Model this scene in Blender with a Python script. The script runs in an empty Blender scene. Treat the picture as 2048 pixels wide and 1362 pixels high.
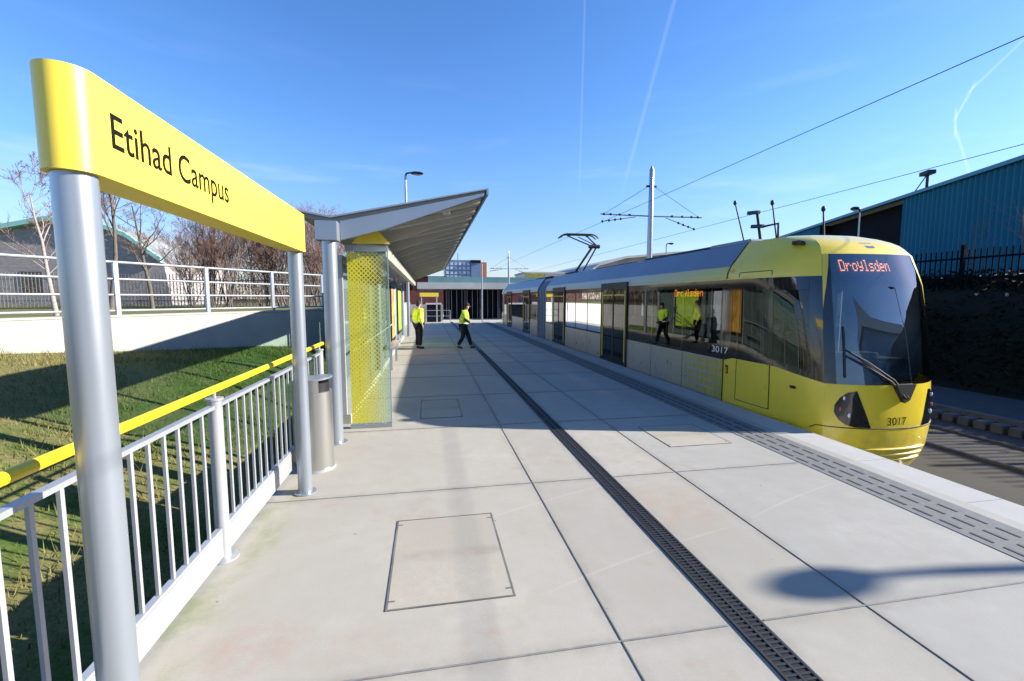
import bpy, bmesh, math, random
from mathutils import Vector, Matrix
R = math.radians
random.seed(7)
scene = bpy.context.scene
COL = scene.collection

# ------------------------------------------------------------------ camera
CAM_H = 1.85
cam_d = bpy.data.cameras.new('camera')
cam = bpy.data.objects.new('camera', cam_d)
COL.objects.link(cam)
cam_d.sensor_width = 36.0
cam_d.lens = 900.0 / 2048.0 * 36.0
cam_d.clip_start = 0.05
cam_d.clip_end = 6000
PITCH, YAW = R(5.332), R(10.47)
cam.location = (0, 0, CAM_H)
cam.rotation_euler = (R(90) - PITCH, 0, -YAW)
scene.camera = cam

# ------------------------------------------------------------------ light
SUN_EL, SUN_AZ = R(24.2), R(97.5)          # azimuth clockwise from +Y
sdir = Vector((math.sin(SUN_AZ) * math.cos(SUN_EL), math.cos(SUN_AZ) * math.cos(SUN_EL), math.sin(SUN_EL)))
sun_d = bpy.data.lights.new('sun', 'SUN')
sun_d.energy = 5.0
sun_d.angle = R(0.53)
sun_d.color = (1.0, 0.95, 0.86)
sun = bpy.data.objects.new('sun', sun_d)
COL.objects.link(sun)
sun.rotation_euler = (-sdir).to_track_quat('-Z', 'Y').to_euler()

world = bpy.data.worlds.new('World')
scene.world = world
world.use_nodes = True
wn, wl = world.node_tree.nodes, world.node_tree.links
wn.clear()
w_out = wn.new('ShaderNodeOutputWorld')
w_bg = wn.new('ShaderNodeBackground')
w_bg.inputs['Strength'].default_value = 0.112
sky = wn.new('ShaderNodeTexSky')
sky.sky_type = 'NISHITA'
sky.sun_disc = False
sky.sun_elevation = SUN_EL
sky.sun_rotation = SUN_AZ
sky.altitude = 50
sky.air_density = 1.0
sky.dust_density = 0.2
sky.ozone_density = 3.0
wl.new(w_bg.outputs[0], w_out.inputs[0])
w_tc = wn.new('ShaderNodeTexCoord')


def vec(v):
    n = wn.new('ShaderNodeCombineXYZ')
    for i in range(3):
        n.inputs[i].default_value = v[i]
    return n.outputs[0]


def wdot(v):
    n = wn.new('ShaderNodeVectorMath'); n.operation = 'DOT_PRODUCT'
    wl.new(w_tc.outputs['Generated'], n.inputs[0]); n.inputs[1].default_value = v
    return n.outputs['Value']


def wmath(op, a, b=None):
    n = wn.new('ShaderNodeMath'); n.operation = op
    for i, x in enumerate((a, b)):
        if x is None:
            continue
        if isinstance(x, (int, float)):
            n.inputs[i].default_value = x
        else:
            wl.new(x, n.inputs[i])
    return n.outputs[0]


def wmap(v, a, b, c, d, smooth=True):
    n = wn.new('ShaderNodeMapRange')
    if smooth:
        n.interpolation_type = 'SMOOTHSTEP'
    wl.new(v, n.inputs[0])
    for i, x in enumerate((a, b, c, d)):
        n.inputs[i + 1].default_value = x
    return n.outputs[0]


def contrail(p, q, width, amount):
    """a thin vapour trail in the sky between two sky directions"""
    p = Vector(p).normalized(); q = Vector(q).normalized()
    n = p.cross(q).normalized()
    t = (q - p).normalized()
    line = wmap(wmath('ABSOLUTE', wdot(n)), width, 0.0, 0.0, 1.0)
    along = wdot(t)
    a0, a1 = p.dot(t), q.dot(t)
    e = (a1 - a0) * 0.12
    m1 = wmap(along, a0 - e, a0 + e, 0, 1)
    m2 = wmap(along, a1 - e, a1 + e, 1, 0)
    front = wmap(wdot(((p + q) / 2).normalized()), 0.2, 0.5, 0, 1)
    m = wmath('MULTIPLY', wmath('MULTIPLY', line, m1), wmath('MULTIPLY', m2, front))
    return wmath('MULTIPLY', m, amount)


trails = [
    contrail((0.349, 1.0, 0.80), (0.340, 1.0, 0.26), 0.0036, 0.045),
    contrail((0.603, 1.0, 0.835), (0.450, 1.0, 0.27), 0.006, 0.05),
    contrail((1.62, 1.0, 0.73), (1.40, 1.0, 0.535), 0.0030, 0.09),
    contrail((1.425, 1.0, 0.565), (1.366, 1.0, 0.465), 0.0028, 0.13),
    contrail((1.370, 1.0, 0.495), (1.375, 1.0, 0.425), 0.0027, 0.13),
    contrail((1.371, 1.0, 0.45), (1.435, 1.0, 0.33), 0.0030, 0.12),
]
tot = trails[0]
for t_ in trails[1:]:
    tot = wmath('ADD', tot, t_)
# faint cirrus veils
w_mp = wn.new('ShaderNodeMapping')
w_mp.inputs['Scale'].default_value = (1.3, 1.3, 9.0)
w_mp.inputs['Rotation'].default_value = (R(8), R(-10), 0)
wl.new(w_tc.outputs['Generated'], w_mp.inputs[0])
w_nz = wn.new('ShaderNodeTexNoise')
w_nz.inputs['Scale'].default_value = 2.2
w_nz.inputs['Detail'].default_value = 6
w_nz.inputs['Roughness'].default_value = 0.55
wl.new(w_mp.outputs[0], w_nz.inputs[0])
cir = wmap(w_nz.outputs[0], 0.50, 0.80, 0.0, 0.13)
cir = wmath('MULTIPLY', cir, wmap(wdot((0, 0, 1)), 0.50, 0.20, 0.0, 1.0))
tot = wmath('ADD', tot, cir)
w_mix = wn.new('ShaderNodeMix'); w_mix.data_type = 'RGBA'
wl.new(tot, w_mix.inputs[0])
wl.new(sky.outputs[0], w_mix.inputs[6])
w_mix.inputs[7].default_value = (7.0, 7.6, 8.4, 1)
w_hs = wn.new('ShaderNodeHueSaturation')
w_hs.inputs['Saturation'].default_value = 1.22
w_hs.inputs['Value'].default_value = 1.0
wl.new(w_mix.outputs[2], w_hs.inputs['Color'])
w_tint = wn.new('ShaderNodeMix'); w_tint.data_type = 'RGBA'; w_tint.blend_type = 'MULTIPLY'
w_tint.inputs[0].default_value = 1.0
wl.new(w_hs.outputs[0], w_tint.inputs[6]); w_tint.inputs[7].default_value = (1.02, 0.93, 1.06, 1)
w_hz = wn.new('ShaderNodeVectorMath'); w_hz.operation = 'SCALE'
wl.new(w_tint.outputs[2], w_hz.inputs[0])
wl.new(wmap(wdot((0, 0, 1)), 0.0, 0.30, 0.66, 1.0), w_hz.inputs['Scale'])
wl.new(w_hz.outputs[0], w_bg.inputs['Color'])

scene.view_settings.view_transform = 'Standard'
scene.view_settings.look = 'None'
scene.view_settings.exposure = 1.2
scene.view_settings.gamma = 1.0
scene.cycles.max_bounces = 8
scene.cycles.transparent_max_bounces = 24
scene.cycles.glossy_bounces = 4
scene.cycles.caustics_reflective = False
scene.cycles.caustics_refractive = False


# ------------------------------------------------------------------ materials
def mat(name, col, rough=0.5, metal=0.0, var=0.0, vscale=3.0, bump=0.0, bscale=40.0, spec=0.5, coat=0.0, emit=0.0,
        col2=None, stretch=(1, 1, 1), detail=6):
    m = bpy.data.materials.new(name)
    m.use_nodes = True
    nt = m.node_tree
    b = nt.nodes['Principled BSDF']
    b.inputs['Base Color'].default_value = (*col, 1)
    b.inputs['Roughness'].default_value = rough
    b.inputs['Metallic'].default_value = metal
    b.inputs['Specular IOR Level'].default_value = spec
    if coat:
        b.inputs['Coat Weight'].default_value = coat
        b.inputs['Coat Roughness'].default_value = 0.06
    if emit:
        b.inputs['Emission Color'].default_value = (*col, 1)
        b.inputs['Emission Strength'].default_value = emit
    tc = nt.nodes.new('ShaderNodeTexCoord')
    mp = nt.nodes.new('ShaderNodeMapping')
    mp.inputs['Scale'].default_value = stretch
    nt.links.new(tc.outputs['Object'], mp.inputs[0])
    if var:
        n = nt.nodes.new('ShaderNodeTexNoise')
        n.inputs['Scale'].default_value = vscale
        n.inputs['Detail'].default_value = detail
        n.inputs['Roughness'].default_value = 0.62
        nt.links.new(mp.outputs[0], n.inputs[0])
        mr = nt.nodes.new('ShaderNodeMapRange')
        mr.inputs[1].default_value = 0.3; mr.inputs[2].default_value = 0.7
        nt.links.new(n.outputs[0], mr.inputs[0])
        mx = nt.nodes.new('ShaderNodeMix'); mx.data_type = 'RGBA'
        c2 = col2 if col2 else tuple(min(1, c * (1 + var)) for c in col)
        c1 = col if col2 else tuple(c * (1 - var) for c in col)
        mx.inputs[6].default_value = (*c1, 1)
        mx.inputs[7].default_value = (*c2, 1)
        nt.links.new(mr.outputs[0], mx.inputs[0])
        nt.links.new(mx.outputs[2], b.inputs['Base Color'])
    if bump:
        n2 = nt.nodes.new('ShaderNodeTexNoise')
        n2.inputs['Scale'].default_value = bscale
        n2.inputs['Detail'].default_value = 4
        nt.links.new(mp.outputs[0], n2.inputs[0])
        bp = nt.nodes.new('ShaderNodeBump')
        bp.inputs['Strength'].default_value = bump
        bp.inputs['Distance'].default_value = 0.01
        nt.links.new(n2.outputs[0], bp.inputs['Height'])
        nt.links.new(bp.outputs[0], b.inputs['Normal'])
    return m


def grime(m, amount, dirt=(0.10, 0.09, 0.075)):
    n = NT(m)
    src = n.b.inputs['Base Color'].links[0].from_socket
    st = n.rng(n.noise(2.6, 6, .7, (1, 1, .22)), .45, .75, 0, amount)
    x, y, z = n.xyz()
    splash = n.math('MULTIPLY', n.rng(n.noise(6, 5, .7), .35, .7, 0, 1), n.rng(z, .25, -.55, 0, .55))
    c = n.mix(st, src, dirt)
    c = n.mix(splash, c, dirt)
    n.link(c, n.b.inputs['Base Color'])
    sp = n.rng(n.noise(3.3, 5, .7), .3, .7, .24, .42)
    n.link(sp, n.b.inputs['Roughness'])


class NT:
    """small helper for building node graphs"""
    def __init__(s, m):
        s.t = m.node_tree; s.b = s.t.nodes.get('Principled BSDF')

    def new(s, k):
        return s.t.nodes.new(k)

    def link(s, a, b):
        s.t.links.new(a, b)

    def math(s, op, a, b=None):
        n = s.new('ShaderNodeMath'); n.operation = op
        for i, x in enumerate((a, b)):
            if x is None: continue
            if isinstance(x, (int, float)): n.inputs[i].default_value = x
            else: s.link(x, n.inputs[i])
        return n.outputs[0]

    def rng(s, v, a, b, c=0.0, d=1.0, smooth=False):
        n = s.new('ShaderNodeMapRange')
        if smooth: n.interpolation_type = 'SMOOTHSTEP'
        s.link(v, n.inputs[0])
        for i, x in enumerate((a, b, c, d)): n.inputs[i + 1].default_value = x
        return n.outputs[0]

    def noise(s, scale, detail=5, rough=0.6, stretch=(1, 1, 1), coord='Object', off=(0, 0, 0)):
        tc = s.new('ShaderNodeTexCoord'); mp = s.new('ShaderNodeMapping')
        mp.inputs['Scale'].default_value = stretch; mp.inputs['Location'].default_value = off
        s.link(tc.outputs[coord], mp.inputs[0])
        n = s.new('ShaderNodeTexNoise')
        n.inputs['Scale'].default_value = scale; n.inputs['Detail'].default_value = detail
        n.inputs['Roughness'].default_value = rough
        s.link(mp.outputs[0], n.inputs[0])
        return n.outputs[0]

    def xyz(s, coord='Object'):
        tc = s.new('ShaderNodeTexCoord'); sp = s.new('ShaderNodeSeparateXYZ')
        s.link(tc.outputs[coord], sp.inputs[0])
        return sp.outputs

    def mix_mul(s, a, tone):
        n = s.new('ShaderNodeMix'); n.data_type = 'RGBA'; n.blend_type = 'MULTIPLY'
        n.inputs[0].default_value = 1.0
        s.link(a, n.inputs[6]); n.inputs[7].default_value = (*tone, 1)
        return n.outputs[2]

    def mix(s, f, a, b):
        n = s.new('ShaderNodeMix'); n.data_type = 'RGBA'
        for i, x in ((0, f), (6, a), (7, b)):
            if isinstance(x, tuple): n.inputs[i].default_value = (*x, 1)
            elif isinstance(x, (int, float)): n.inputs[i].default_value = x
            else: s.link(x, n.inputs[i])
        return n.outputs[2]


def concrete_mat(name, base, stains=True):
    m = mat(name, base, 0.85, bump=0.10, bscale=260, spec=0.25)
    n = NT(m)
    big = n.rng(n.noise(0.55, 5), 0.32, 0.68, 0, 1)
    mid = n.rng(n.noise(5, 6, 0.7), 0.3, 0.7, 0, 1)
    fine = n.rng(n.noise(90, 3, 0.7), 0.25, 0.75, 0, 1)
    c = n.mix(big, tuple(x * 0.82 for x in base), tuple(min(1, x * 1.09) for x in base))
    c = n.mix(n.math('MULTIPLY', mid, 0.75), c, tuple(x * y for x, y in zip(base, (0.84, 0.82, 0.77))))
    c = n.mix(n.math('MULTIPLY', fine, 0.5), c, tuple(x * 0.72 for x in base))
    if stains:
        x, y, z = n.xyz()
        # rusty, muddy smears
        rust = n.rng(n.noise(0.9, 4, 0.6, (1, 1, 1), off=(3.7, 1.3, 0)), 0.55, 0.72, 0, 1, True)
        rust = n.math('MULTIPLY', rust, n.rng(n.noise(7, 4), 0.4, 0.7, 0, 0.45))
        c = n.mix(rust, c, (0.36, 0.22, 0.13))
        # tyre / trolley scuffs along the platform
        sc = n.rng(n.noise(2.2, 5, 0.7, (1, 0.12, 1), off=(9, 2, 0)), 0.60, 0.74, 0, 0.10, True)
        c = n.mix(sc, c, (0.17, 0.17, 0.17))
        # moss beside the fence
        moss = n.math('MULTIPLY', n.rng(x, -1.02, -1.42, 0, 1, True), n.rng(n.noise(3.0, 5, 0.7), 0.45, 0.68, 0, 0.6))
        c = n.mix(moss, c, (0.20, 0.24, 0.08))
        # small dark spots
        v = n.new('ShaderNodeTexVoronoi'); v.inputs['Scale'].default_value = 2.6
        tc = n.new('ShaderNodeTexCoord'); n.link(tc.outputs['Object'], v.inputs['Vector'])
        sp = n.rng(v.outputs['Distance'], 0.018, 0.03, 0.55, 0, True)
        c = n.mix(sp, c, (0.09, 0.085, 0.08))
        v3 = n.new('ShaderNodeTexVoronoi'); v3.inputs['Scale'].default_value = 7.5
        wv = n.new('ShaderNodeTexCoord'); n.link(wv.outputs['Object'], v3.inputs['Vector'])
        gr = n.math('MULTIPLY', n.rng(v3.outputs['Distance'], 0.05, 0.02, 0, .55), n.rng(n.noise(1.7, 4, .6, off=(4, 4, 0)), .45, .6, 0, 1))
        c = n.mix(gr, c, (0.14, 0.13, 0.12))
        # separate pours: each bay has its own tone
        for xa, xb, tone in ((-2, 1.0, (1.03, 1.015, 0.985)), (1.0, 2.57, (0.985, 0.975, 0.95)), (2.57, 6, (0.95, 0.965, 0.985))):
            msk = n.math('MULTIPLY', n.math('GREATER_THAN', x, xa), n.math('LESS_THAN', x, xb))
            c = n.mix(msk, c, n.mix_mul(c, tone))
        v2 = n.new('ShaderNodeTexWhiteNoise'); v2.noise_dimensions = '2D'
        cm = n.new('ShaderNodeCombineXYZ')
        n.link(n.math('FLOOR', n.math('DIVIDE', n.math('SUBTRACT', x, 1.0), 1.57)), cm.inputs[0])
        n.link(n.math('FLOOR', n.math('DIVIDE', n.math('SUBTRACT', y, 2.13), 2.14)), cm.inputs[1])
        n.link(cm.outputs[0], v2.inputs['Vector'])
        dark = n.mix_mul(c, (0.91, 0.905, 0.90))
        c = n.mix(v2.outputs['Value'], c, dark)
        # dirt gathered along the joints
        jy = n.math('ABSOLUTE', n.math('SUBTRACT', n.math('MODULO', n.math('ADD', y, 100 * 2.14 - 2.13 + 1.07), 2.14), 1.07))
        jx = n.math('MINIMUM', n.math('ABSOLUTE', n.math('SUBTRACT', x, 1.0)), n.math('ABSOLUTE', n.math('SUBTRACT', x, 2.572)))
        jx = n.math('MINIMUM', jx, n.math('ABSOLUTE', n.math('SUBTRACT', n.math('ABSOLUTE', n.math('SUBTRACT', x, 1.76)), .10)))
        jd = n.math('MULTIPLY', n.rng(n.math('MINIMUM', jx, jy), .10, .004, 0, .5, True), n.rng(n.noise(3.7, 6, .75, off=(1, 7, 0)), .35, .7, 0, 1))
        c = n.mix(jd, c, (0.19, 0.175, 0.15))
        # pale trolley scratches across the bays
        for ax, ay, bx, by in ((-.1, 3.35, 1.9, 4.15), (0.6, 2.55, 2.5, 3.15), (1.5, 4.35, 4.0, 5.1), (2.6, 3.2, 4.1, 3.75)):
            L = math.hypot(bx - ax, by - ay); ux, uy = (bx - ax) / L, (by - ay) / L
            rx = n.math('SUBTRACT', x, ax); ry = n.math('SUBTRACT', y, ay)
            al = n.math('ADD', n.math('MULTIPLY', rx, ux), n.math('MULTIPLY', ry, uy))
            ac = n.math('ADD', n.math('MULTIPLY', rx, -uy), n.math('MULTIPLY', ry, ux))
            ac = n.math('ABSOLUTE', n.math('ADD', ac, n.math('MULTIPLY', n.math('MULTIPLY', al, n.math('SUBTRACT', al, L)), .05)))
            k = n.math('MULTIPLY', n.rng(ac, .018, .004, 0, .13, True), n.math('MULTIPLY', n.rng(al, 0, .3), n.rng(al, L, L - .3)))
            c = n.mix(k, c, tuple(min(1, q * 1.25) for q in base))
        # muddy patches where they lie
        for px, py, rx_, ry_, amt, colr in ((2.15, 3.55, .45, .7, .50, (.38, .25, .16)), (-.95, 2.45, .35, .25, .45, (.40, .22, .16)), (-.35, 2.35, .5, .22, .25, (.36, .24, .17)),
                                            (-1.25, 3.6, .16, .5, .4, (.20, .24, .08)), (1.3, 4.9, .3, .5, .3, (.36, .27, .2)), (0.2, 5.2, .6, .5, .25, (.34, .30, .24)), (3.5, 8.2, .6, .9, .4, (.30, .24, .2)), (2.3, 7.4, .4, .9, .35, (.26, .27, .30))):
            dx = n.math('DIVIDE', n.math('SUBTRACT', x, px), rx_); dy = n.math('DIVIDE', n.math('SUBTRACT', y, py), ry_)
            d2 = n.math('ADD', n.math('MULTIPLY', dx, dx), n.math('MULTIPLY', dy, dy))
            k = n.math('MULTIPLY', n.rng(d2, 1.0, 0.0, 0, amt, True), n.rng(n.noise(6, 6, .75, off=(px, py, 0)), .38, .68, 0, 1))
            c = n.mix(k, c, colr)
    n.link(c, n.b.inputs['Base Color'])
    return m


M = {}
M['platform'] = concrete_mat('platform_concrete', (0.45, 0.425, 0.375))
M['edge'] = concrete_mat('coping_concrete', (0.48, 0.47, 0.45), False)
M['joint'] = mat('joint_filler', (0.06, 0.055, 0.05), 0.9, var=0.9, vscale=2.5, col2=(0.22, 0.205, 0.18))
M['joint_soft'] = mat('joint_soft', (0.20, 0.195, 0.185), 0.9, var=0.3, vscale=8)
M['tactile'] = mat('tactile_paving', (0.15, 0.152, 0.15), 0.8, var=0.15, vscale=14, bump=0.3, bscale=90)
M['lozenge_shade'] = mat('tactile_shade', (0.035, 0.037, 0.042), 0.8)
M['iron'] = mat('cast_iron', (0.032, 0.034, 0.038), 0.6, 0.3, var=0.25, vscale=20)
M['fence_dark'] = mat('dark_fence_paint', (0.004, 0.006, 0.008), 0.9, spec=0.05)
M['black'] = mat('black', (0.006, 0.006, 0.007), 0.6)
M['trackbed'] = concrete_mat('track_slab', (0.062, 0.055, 0.048), False)
M['rail'] = mat('rail_steel', (0.16, 0.14, 0.13), 0.35, 0.8, var=0.2, vscale=6)
M['steel'] = mat('painted_grey_steel', (0.36, 0.395, 0.44), 0.33, 0.6, var=0.05, vscale=1.5, spec=0.5)
M['fence_steel'] = mat('galvanised_rail', (0.43, 0.44, 0.45), 0.42, 0.35, var=0.06, vscale=6)
M['stainless'] = mat('stainless', (0.50, 0.49, 0.46), 0.34, 0.9, var=0.06, vscale=3, stretch=(1, 1, 0.05))
M['yellow_sign'] = mat('yellow_enamel', (0.84, 0.66, 0.06), 0.36, var=0.05, vscale=1.6, coat=0.1)
M['yellow_rail'] = mat('yellow_tube', (0.86, 0.58, 0.008), 0.38, var=0.04, vscale=4)
M['ink'] = mat('black_lettering', (0.006, 0.006, 0.007), 0.7, spec=0.1)
M['white_ink'] = mat('white_lettering', (0.72, 0.72, 0.74), 0.5)
M['tram_yellow'] = mat('tram_yellow', (0.73, 0.55, 0.03), 0.28, var=0.04, vscale=2.0, coat=0.6)
M['tram_roof'] = mat('tram_roof_silver', (0.22, 0.235, 0.275), 0.38, 0.5, var=0.08, vscale=1.2)
M['tram_grey'] = mat('tram_silver', (0.34, 0.335, 0.315), 0.35, 0.35, var=0.05, vscale=2)
M['tram_under'] = mat('tram_under', (0.03, 0.03, 0.032), 0.7)
M['rubber'] = mat('rubber', (0.012, 0.012, 0.013), 0.55)
M['bellows'] = mat('bellows_grey', (0.16, 0.21, 0.29), 0.7, var=0.1, vscale=9)
M['dark_gloss'] = mat('black_gloss', (0.006, 0.006, 0.008), 0.08, coat=0.5)
M['seat'] = mat('seat_fabric', (0.10, 0.11, 0.14), 0.9, var=0.3, vscale=30)
M['interior'] = mat('interior_panel', (0.42, 0.43, 0.44), 0.6, var=0.05)
M['dash'] = mat('dashboard', (0.24, 0.28, 0.30), 0.6, var=0.1, vscale=6)
M['pole_yellow'] = mat('grab_pole', (0.75, 0.60, 0.03), 0.35)
M['lamp_lens'] = mat('lamp_lens', (0.75, 0.75, 0.78), 0.12, spec=0.8)
M['amber'] = mat('amber_lens', (0.85, 0.33, 0.02), 0.25)
M['red_lens'] = mat('tail_lens', (0.55, 0.10, 0.08), 0.25)
M['led'] = mat('led_orange', (1.0, 0.33, 0.13), 0.5, emit=1.6)
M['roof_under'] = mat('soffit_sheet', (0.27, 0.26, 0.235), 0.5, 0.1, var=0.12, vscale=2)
M['roof_rib'] = mat('soffit_rib', (0.55, 0.53, 0.48), 0.4, 0.2)
M['roof_top'] = mat('roof_sheet', (0.40, 0.42, 0.45), 0.35, 0.5)
M['wall_conc'] = mat('pale_concrete', (0.36, 0.345, 0.31), 0.9, var=0.08, vscale=1.6, bump=0.2, bscale=50)
M['wall_conc2'] = M['wall_conc']
M['gable'] = mat('gable_brick', (0.34, 0.305, 0.29), 0.9, var=0.25, vscale=2.0, stretch=(1, 1, 4), bump=0.3, bscale=8)
M['roof_dark'] = mat('old_roof_sheet', (0.24, 0.25, 0.25), .8, var=.2, vscale=.8)
M['mint'] = mat('mint_roof', (0.30, 0.62, 0.55), 0.5, var=0.08, vscale=1)
M['bark_pale'] = mat('birch_bark', (0.30, 0.26, 0.23), 0.9, var=0.3, vscale=9, stretch=(1, 1, 3))
M['bark'] = mat('dark_bark', (0.13, 0.105, 0.085), 0.9, var=0.3, vscale=9)
M['twig'] = mat('twigs', (0.19, 0.13, 0.105), 0.9, var=0.2, vscale=2)
M['twig_red'] = mat('reddish_twigs', (0.235, 0.135, 0.105), 0.9, var=0.25, vscale=1.5)
M['concrete_far'] = mat('far_concrete', (0.42, 0.43, 0.41), 0.85, var=0.15, vscale=0.5)
M['teal_glass'] = mat('teal_parapet', (0.14, 0.27, 0.29), 0.25, var=0.15, vscale=0.6)
M['asphalt'] = mat('asphalt', (0.026, 0.027, 0.03), 0.9, var=0.2, vscale=3, bump=0.2, bscale=60)
M['paving_far'] = mat('far_paving', (0.44, 0.40, 0.35), 0.9, var=0.12, vscale=0.8)
M['skin'] = mat('skin', (0.50, 0.29, 0.21), 0.6)
M['hivis'] = mat('hivis_yellow', (0.72, 0.95, 0.03), 0.7, var=0.12, vscale=14)
M['hivis_green'] = mat('hivis_green', (0.42, 0.72, 0.03), 0.7, var=0.18, vscale=14)
M['reflect'] = mat('reflective_tape', (0.66, 0.68, 0.66), 0.4)
M['trouser'] = mat('dark_trousers', (0.012, 0.013, 0.018), 0.9)
M['hair'] = mat('dark_hair', (0.018, 0.013, 0.010), 0.8)
M['cap'] = mat('navy_sleeve', (0.02, 0.022, 0.03), 0.8)


def grass_mat(name, a, b, c3):
    m = mat(name, a, 0.95, bump=0.5, bscale=25, spec=0.15)
    n = NT(m)
    c = n.mix(n.rng(n.noise(0.7, 6), 0.35, 0.65), a, b)
    c = n.mix(n.rng(n.noise(2.3, 6, 0.7, off=(5, 5, 0)), 0.48, 0.68, 0, 0.9), c, c3)
    x, y, z = n.xyz()
    dry = n.math('ADD', n.rng(x, -4.6, -7.0, 0, .75), n.math('MULTIPLY', n.rng(n.noise(1.1, 5, .7, off=(2, 8, 0)), .42, .62, .1, 1.0), n.rng(y, 10.5, 6.0, .35, 1.25)))
    if 'grass' in name:
        c = n.mix(n.math('MINIMUM', n.math('MULTIPLY', dry, n.rng(y, 15, 10.5, .15, 1)), .85), c, c3)
    c = n.mix(n.rng(n.noise(26, 3), 0.35, 0.7, 0, 0.5), c, tuple(x * 0.55 for x in a))
    n.link(c, n.b.inputs['Base Color'])
    return m


M['grass'] = grass_mat('grass_bank', (0.05, 0.105, 0.014), (0.09, 0.12, 0.025), (0.20, 0.165, 0.07))
M['blade'] = grass_mat('grass_blade', (0.07, 0.14, 0.02), (0.12, 0.15, 0.03), (0.27, 0.22, 0.09))
M['lawn'] = grass_mat('upper_lawn', (0.13, 0.15, 0.045), (0.20, 0.19, 0.07), (0.28, 0.23, 0.11))
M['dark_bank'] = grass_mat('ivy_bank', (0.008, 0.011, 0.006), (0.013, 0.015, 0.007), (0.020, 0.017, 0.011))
M['ground'] = grass_mat('ground_soil', (0.07, 0.08, 0.035), (0.10, 0.10, 0.05), (0.15, 0.12, 0.08))


def corrugated(name, col, pitch):
    m = mat(name, col, 0.6, 0.0, spec=0.2)
    n = NT(m)
    v = n.rng(n.noise(0.25, 4, stretch=(1, 1, 0.3)), 0.3, 0.7, 0.85, 1.12)
    mm = n.mix(n.rng(v, 0.85, 1.12), tuple(x * .86 for x in col), tuple(x * 1.12 for x in col))
    n.link(mm, n.b.inputs['Base Color'])
    return m


M['teal_clad'] = corrugated('teal_cladding', (0.010, 0.15, 0.225), 0.3)
M['teal_trim'] = mat('teal_trim', (0.05, 0.24, 0.31), 0.4)
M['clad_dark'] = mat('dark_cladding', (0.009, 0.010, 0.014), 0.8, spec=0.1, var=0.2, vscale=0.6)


def glass_mat(name, tint, ior, rough=0.0, dirt=0.0, solid=0.0):
    """sheet glass: looks through with a tint, mirrors by Fresnel"""
    m = bpy.data.materials.new(name); m.use_nodes = True
    t = m.node_tree; t.nodes.clear()
    o = t.nodes.new('ShaderNodeOutputMaterial')
    tr = t.nodes.new('ShaderNodeBsdfTransparent'); tr.inputs[0].default_value = (*tint, 1)
    gl = t.nodes.new('ShaderNodeBsdfGlossy'); gl.inputs['Roughness'].default_value = rough
    gl.inputs[0].default_value = (0.95, 0.97, 1, 1)
    fr = t.nodes.new('ShaderNodeFresnel'); fr.inputs[0].default_value = ior
    mx = t.nodes.new('ShaderNodeMixShader')
    t.links.new(fr.outputs[0], mx.inputs[0]); t.links.new(tr.outputs[0], mx.inputs[1]); t.links.new(gl.outputs[0], mx.inputs[2])
    last = mx
    if dirt:
        df = t.nodes.new('ShaderNodeBsdfDiffuse'); df.inputs[0].default_value = (0.55, 0.62, 0.60, 1)
        m2 = t.nodes.new('ShaderNodeMixShader'); m2.inputs[0].default_value = dirt
        t.links.new(mx.outputs[0], m2.inputs[1]); t.links.new(df.outputs[0], m2.inputs[2]); last = m2
    t.links.new(last.outputs[0], o.inputs[0])
    return m


M['windscreen'] = glass_mat('windscreen_glass', (0.62, 0.70, 0.71), 2.3)
M['side_glass'] = glass_mat('tinted_side_glass', (0.16, 0.18, 0.18), 1.55)
M['shelter_glass'] = glass_mat('shelter_glass', (0.80, 0.93, 0.86), 1.5, dirt=0.10)


def frit_mat(name):
    """yellow printed film with staggered round holes that grow towards the platform"""
    m = mat(name, (0.78, 0.66, 0.02), 0.4)
    n = NT(m)
    x, y, z = n.xyz()
    P = 0.062
    fade = n.rng(x, 0.11, 0.54, 0.0, 1.0)
    def holes(ox, oz):
        fx = n.math('SUBTRACT', n.math('MODULO', n.math('ADD', x, 10 * P + ox), P), P / 2)
        fz = n.math('SUBTRACT', n.math('MODULO', n.math('ADD', z, 10 * P + oz), P), P / 2)
        # diamond-ish distance
        return n.math('ADD', n.math('ABSOLUTE', fx), n.math('ABSOLUTE', fz))
    d = n.math('MINIMUM', holes(0, 0), holes(P / 2, P / 2))
    rad = n.rng(fade, 0.0, 1.0, 0.012, 0.0315)
    alpha = n.math('GREATER_THAN', d, rad)
    n.link(alpha, n.b.inputs['Alpha'])
    return m


M['frit'] = frit_mat('yellow_frit')
M['rail_grey'] = mat('dull_galvanised', (0.30, 0.31, 0.33), 0.5, 0.3, var=.08, vscale=3)


def livery_mat():
    """silver side panel whose yellow squares close up towards the cab"""
    m = mat('dotted_livery', (0.34, 0.335, 0.315), 0.35, 0.25)
    n = NT(m)
    x, y, z = n.xyz()
    P = 0.145
    fy = n.math('ABSOLUTE', n.math('SUBTRACT', n.math('MODULO', n.math('ADD', y, 100 * P), P), P / 2))
    fz = n.math('ABSOLUTE', n.math('SUBTRACT', n.math('MODULO', n.math('ADD', z, 20 * P), P), P / 2))
    d = n.math('MAXIMUM', fy, fz)
    # y is measured from the thing's base at the nose: 2.2 (cab joint) .. 6.0 (door)
    size = n.rng(y, 2.15, 4.9, 0.064, 0.006)
    msk = n.math('LESS_THAN', d, size)
    n.link(n.mix(msk, (0.34, 0.335, 0.315), (0.44, 0.37, 0.04)), n.b.inputs['Base Color'])
    return m


M['livery'] = livery_mat()


def cantrail_mat():
    m = mat('cantrail_fade', (0.40, 0.39, 0.35), 0.4, 0.2)
    n = NT(m)
    x, y, z = n.xyz()
    n.link(n.mix(n.rng(y, 2.2, 6.5, .15, 1), (0.62, 0.50, 0.06), (0.46, 0.44, 0.36)), n.b.inputs['Base Color'])
    return m


M['cantrail'] = cantrail_mat()


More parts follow.
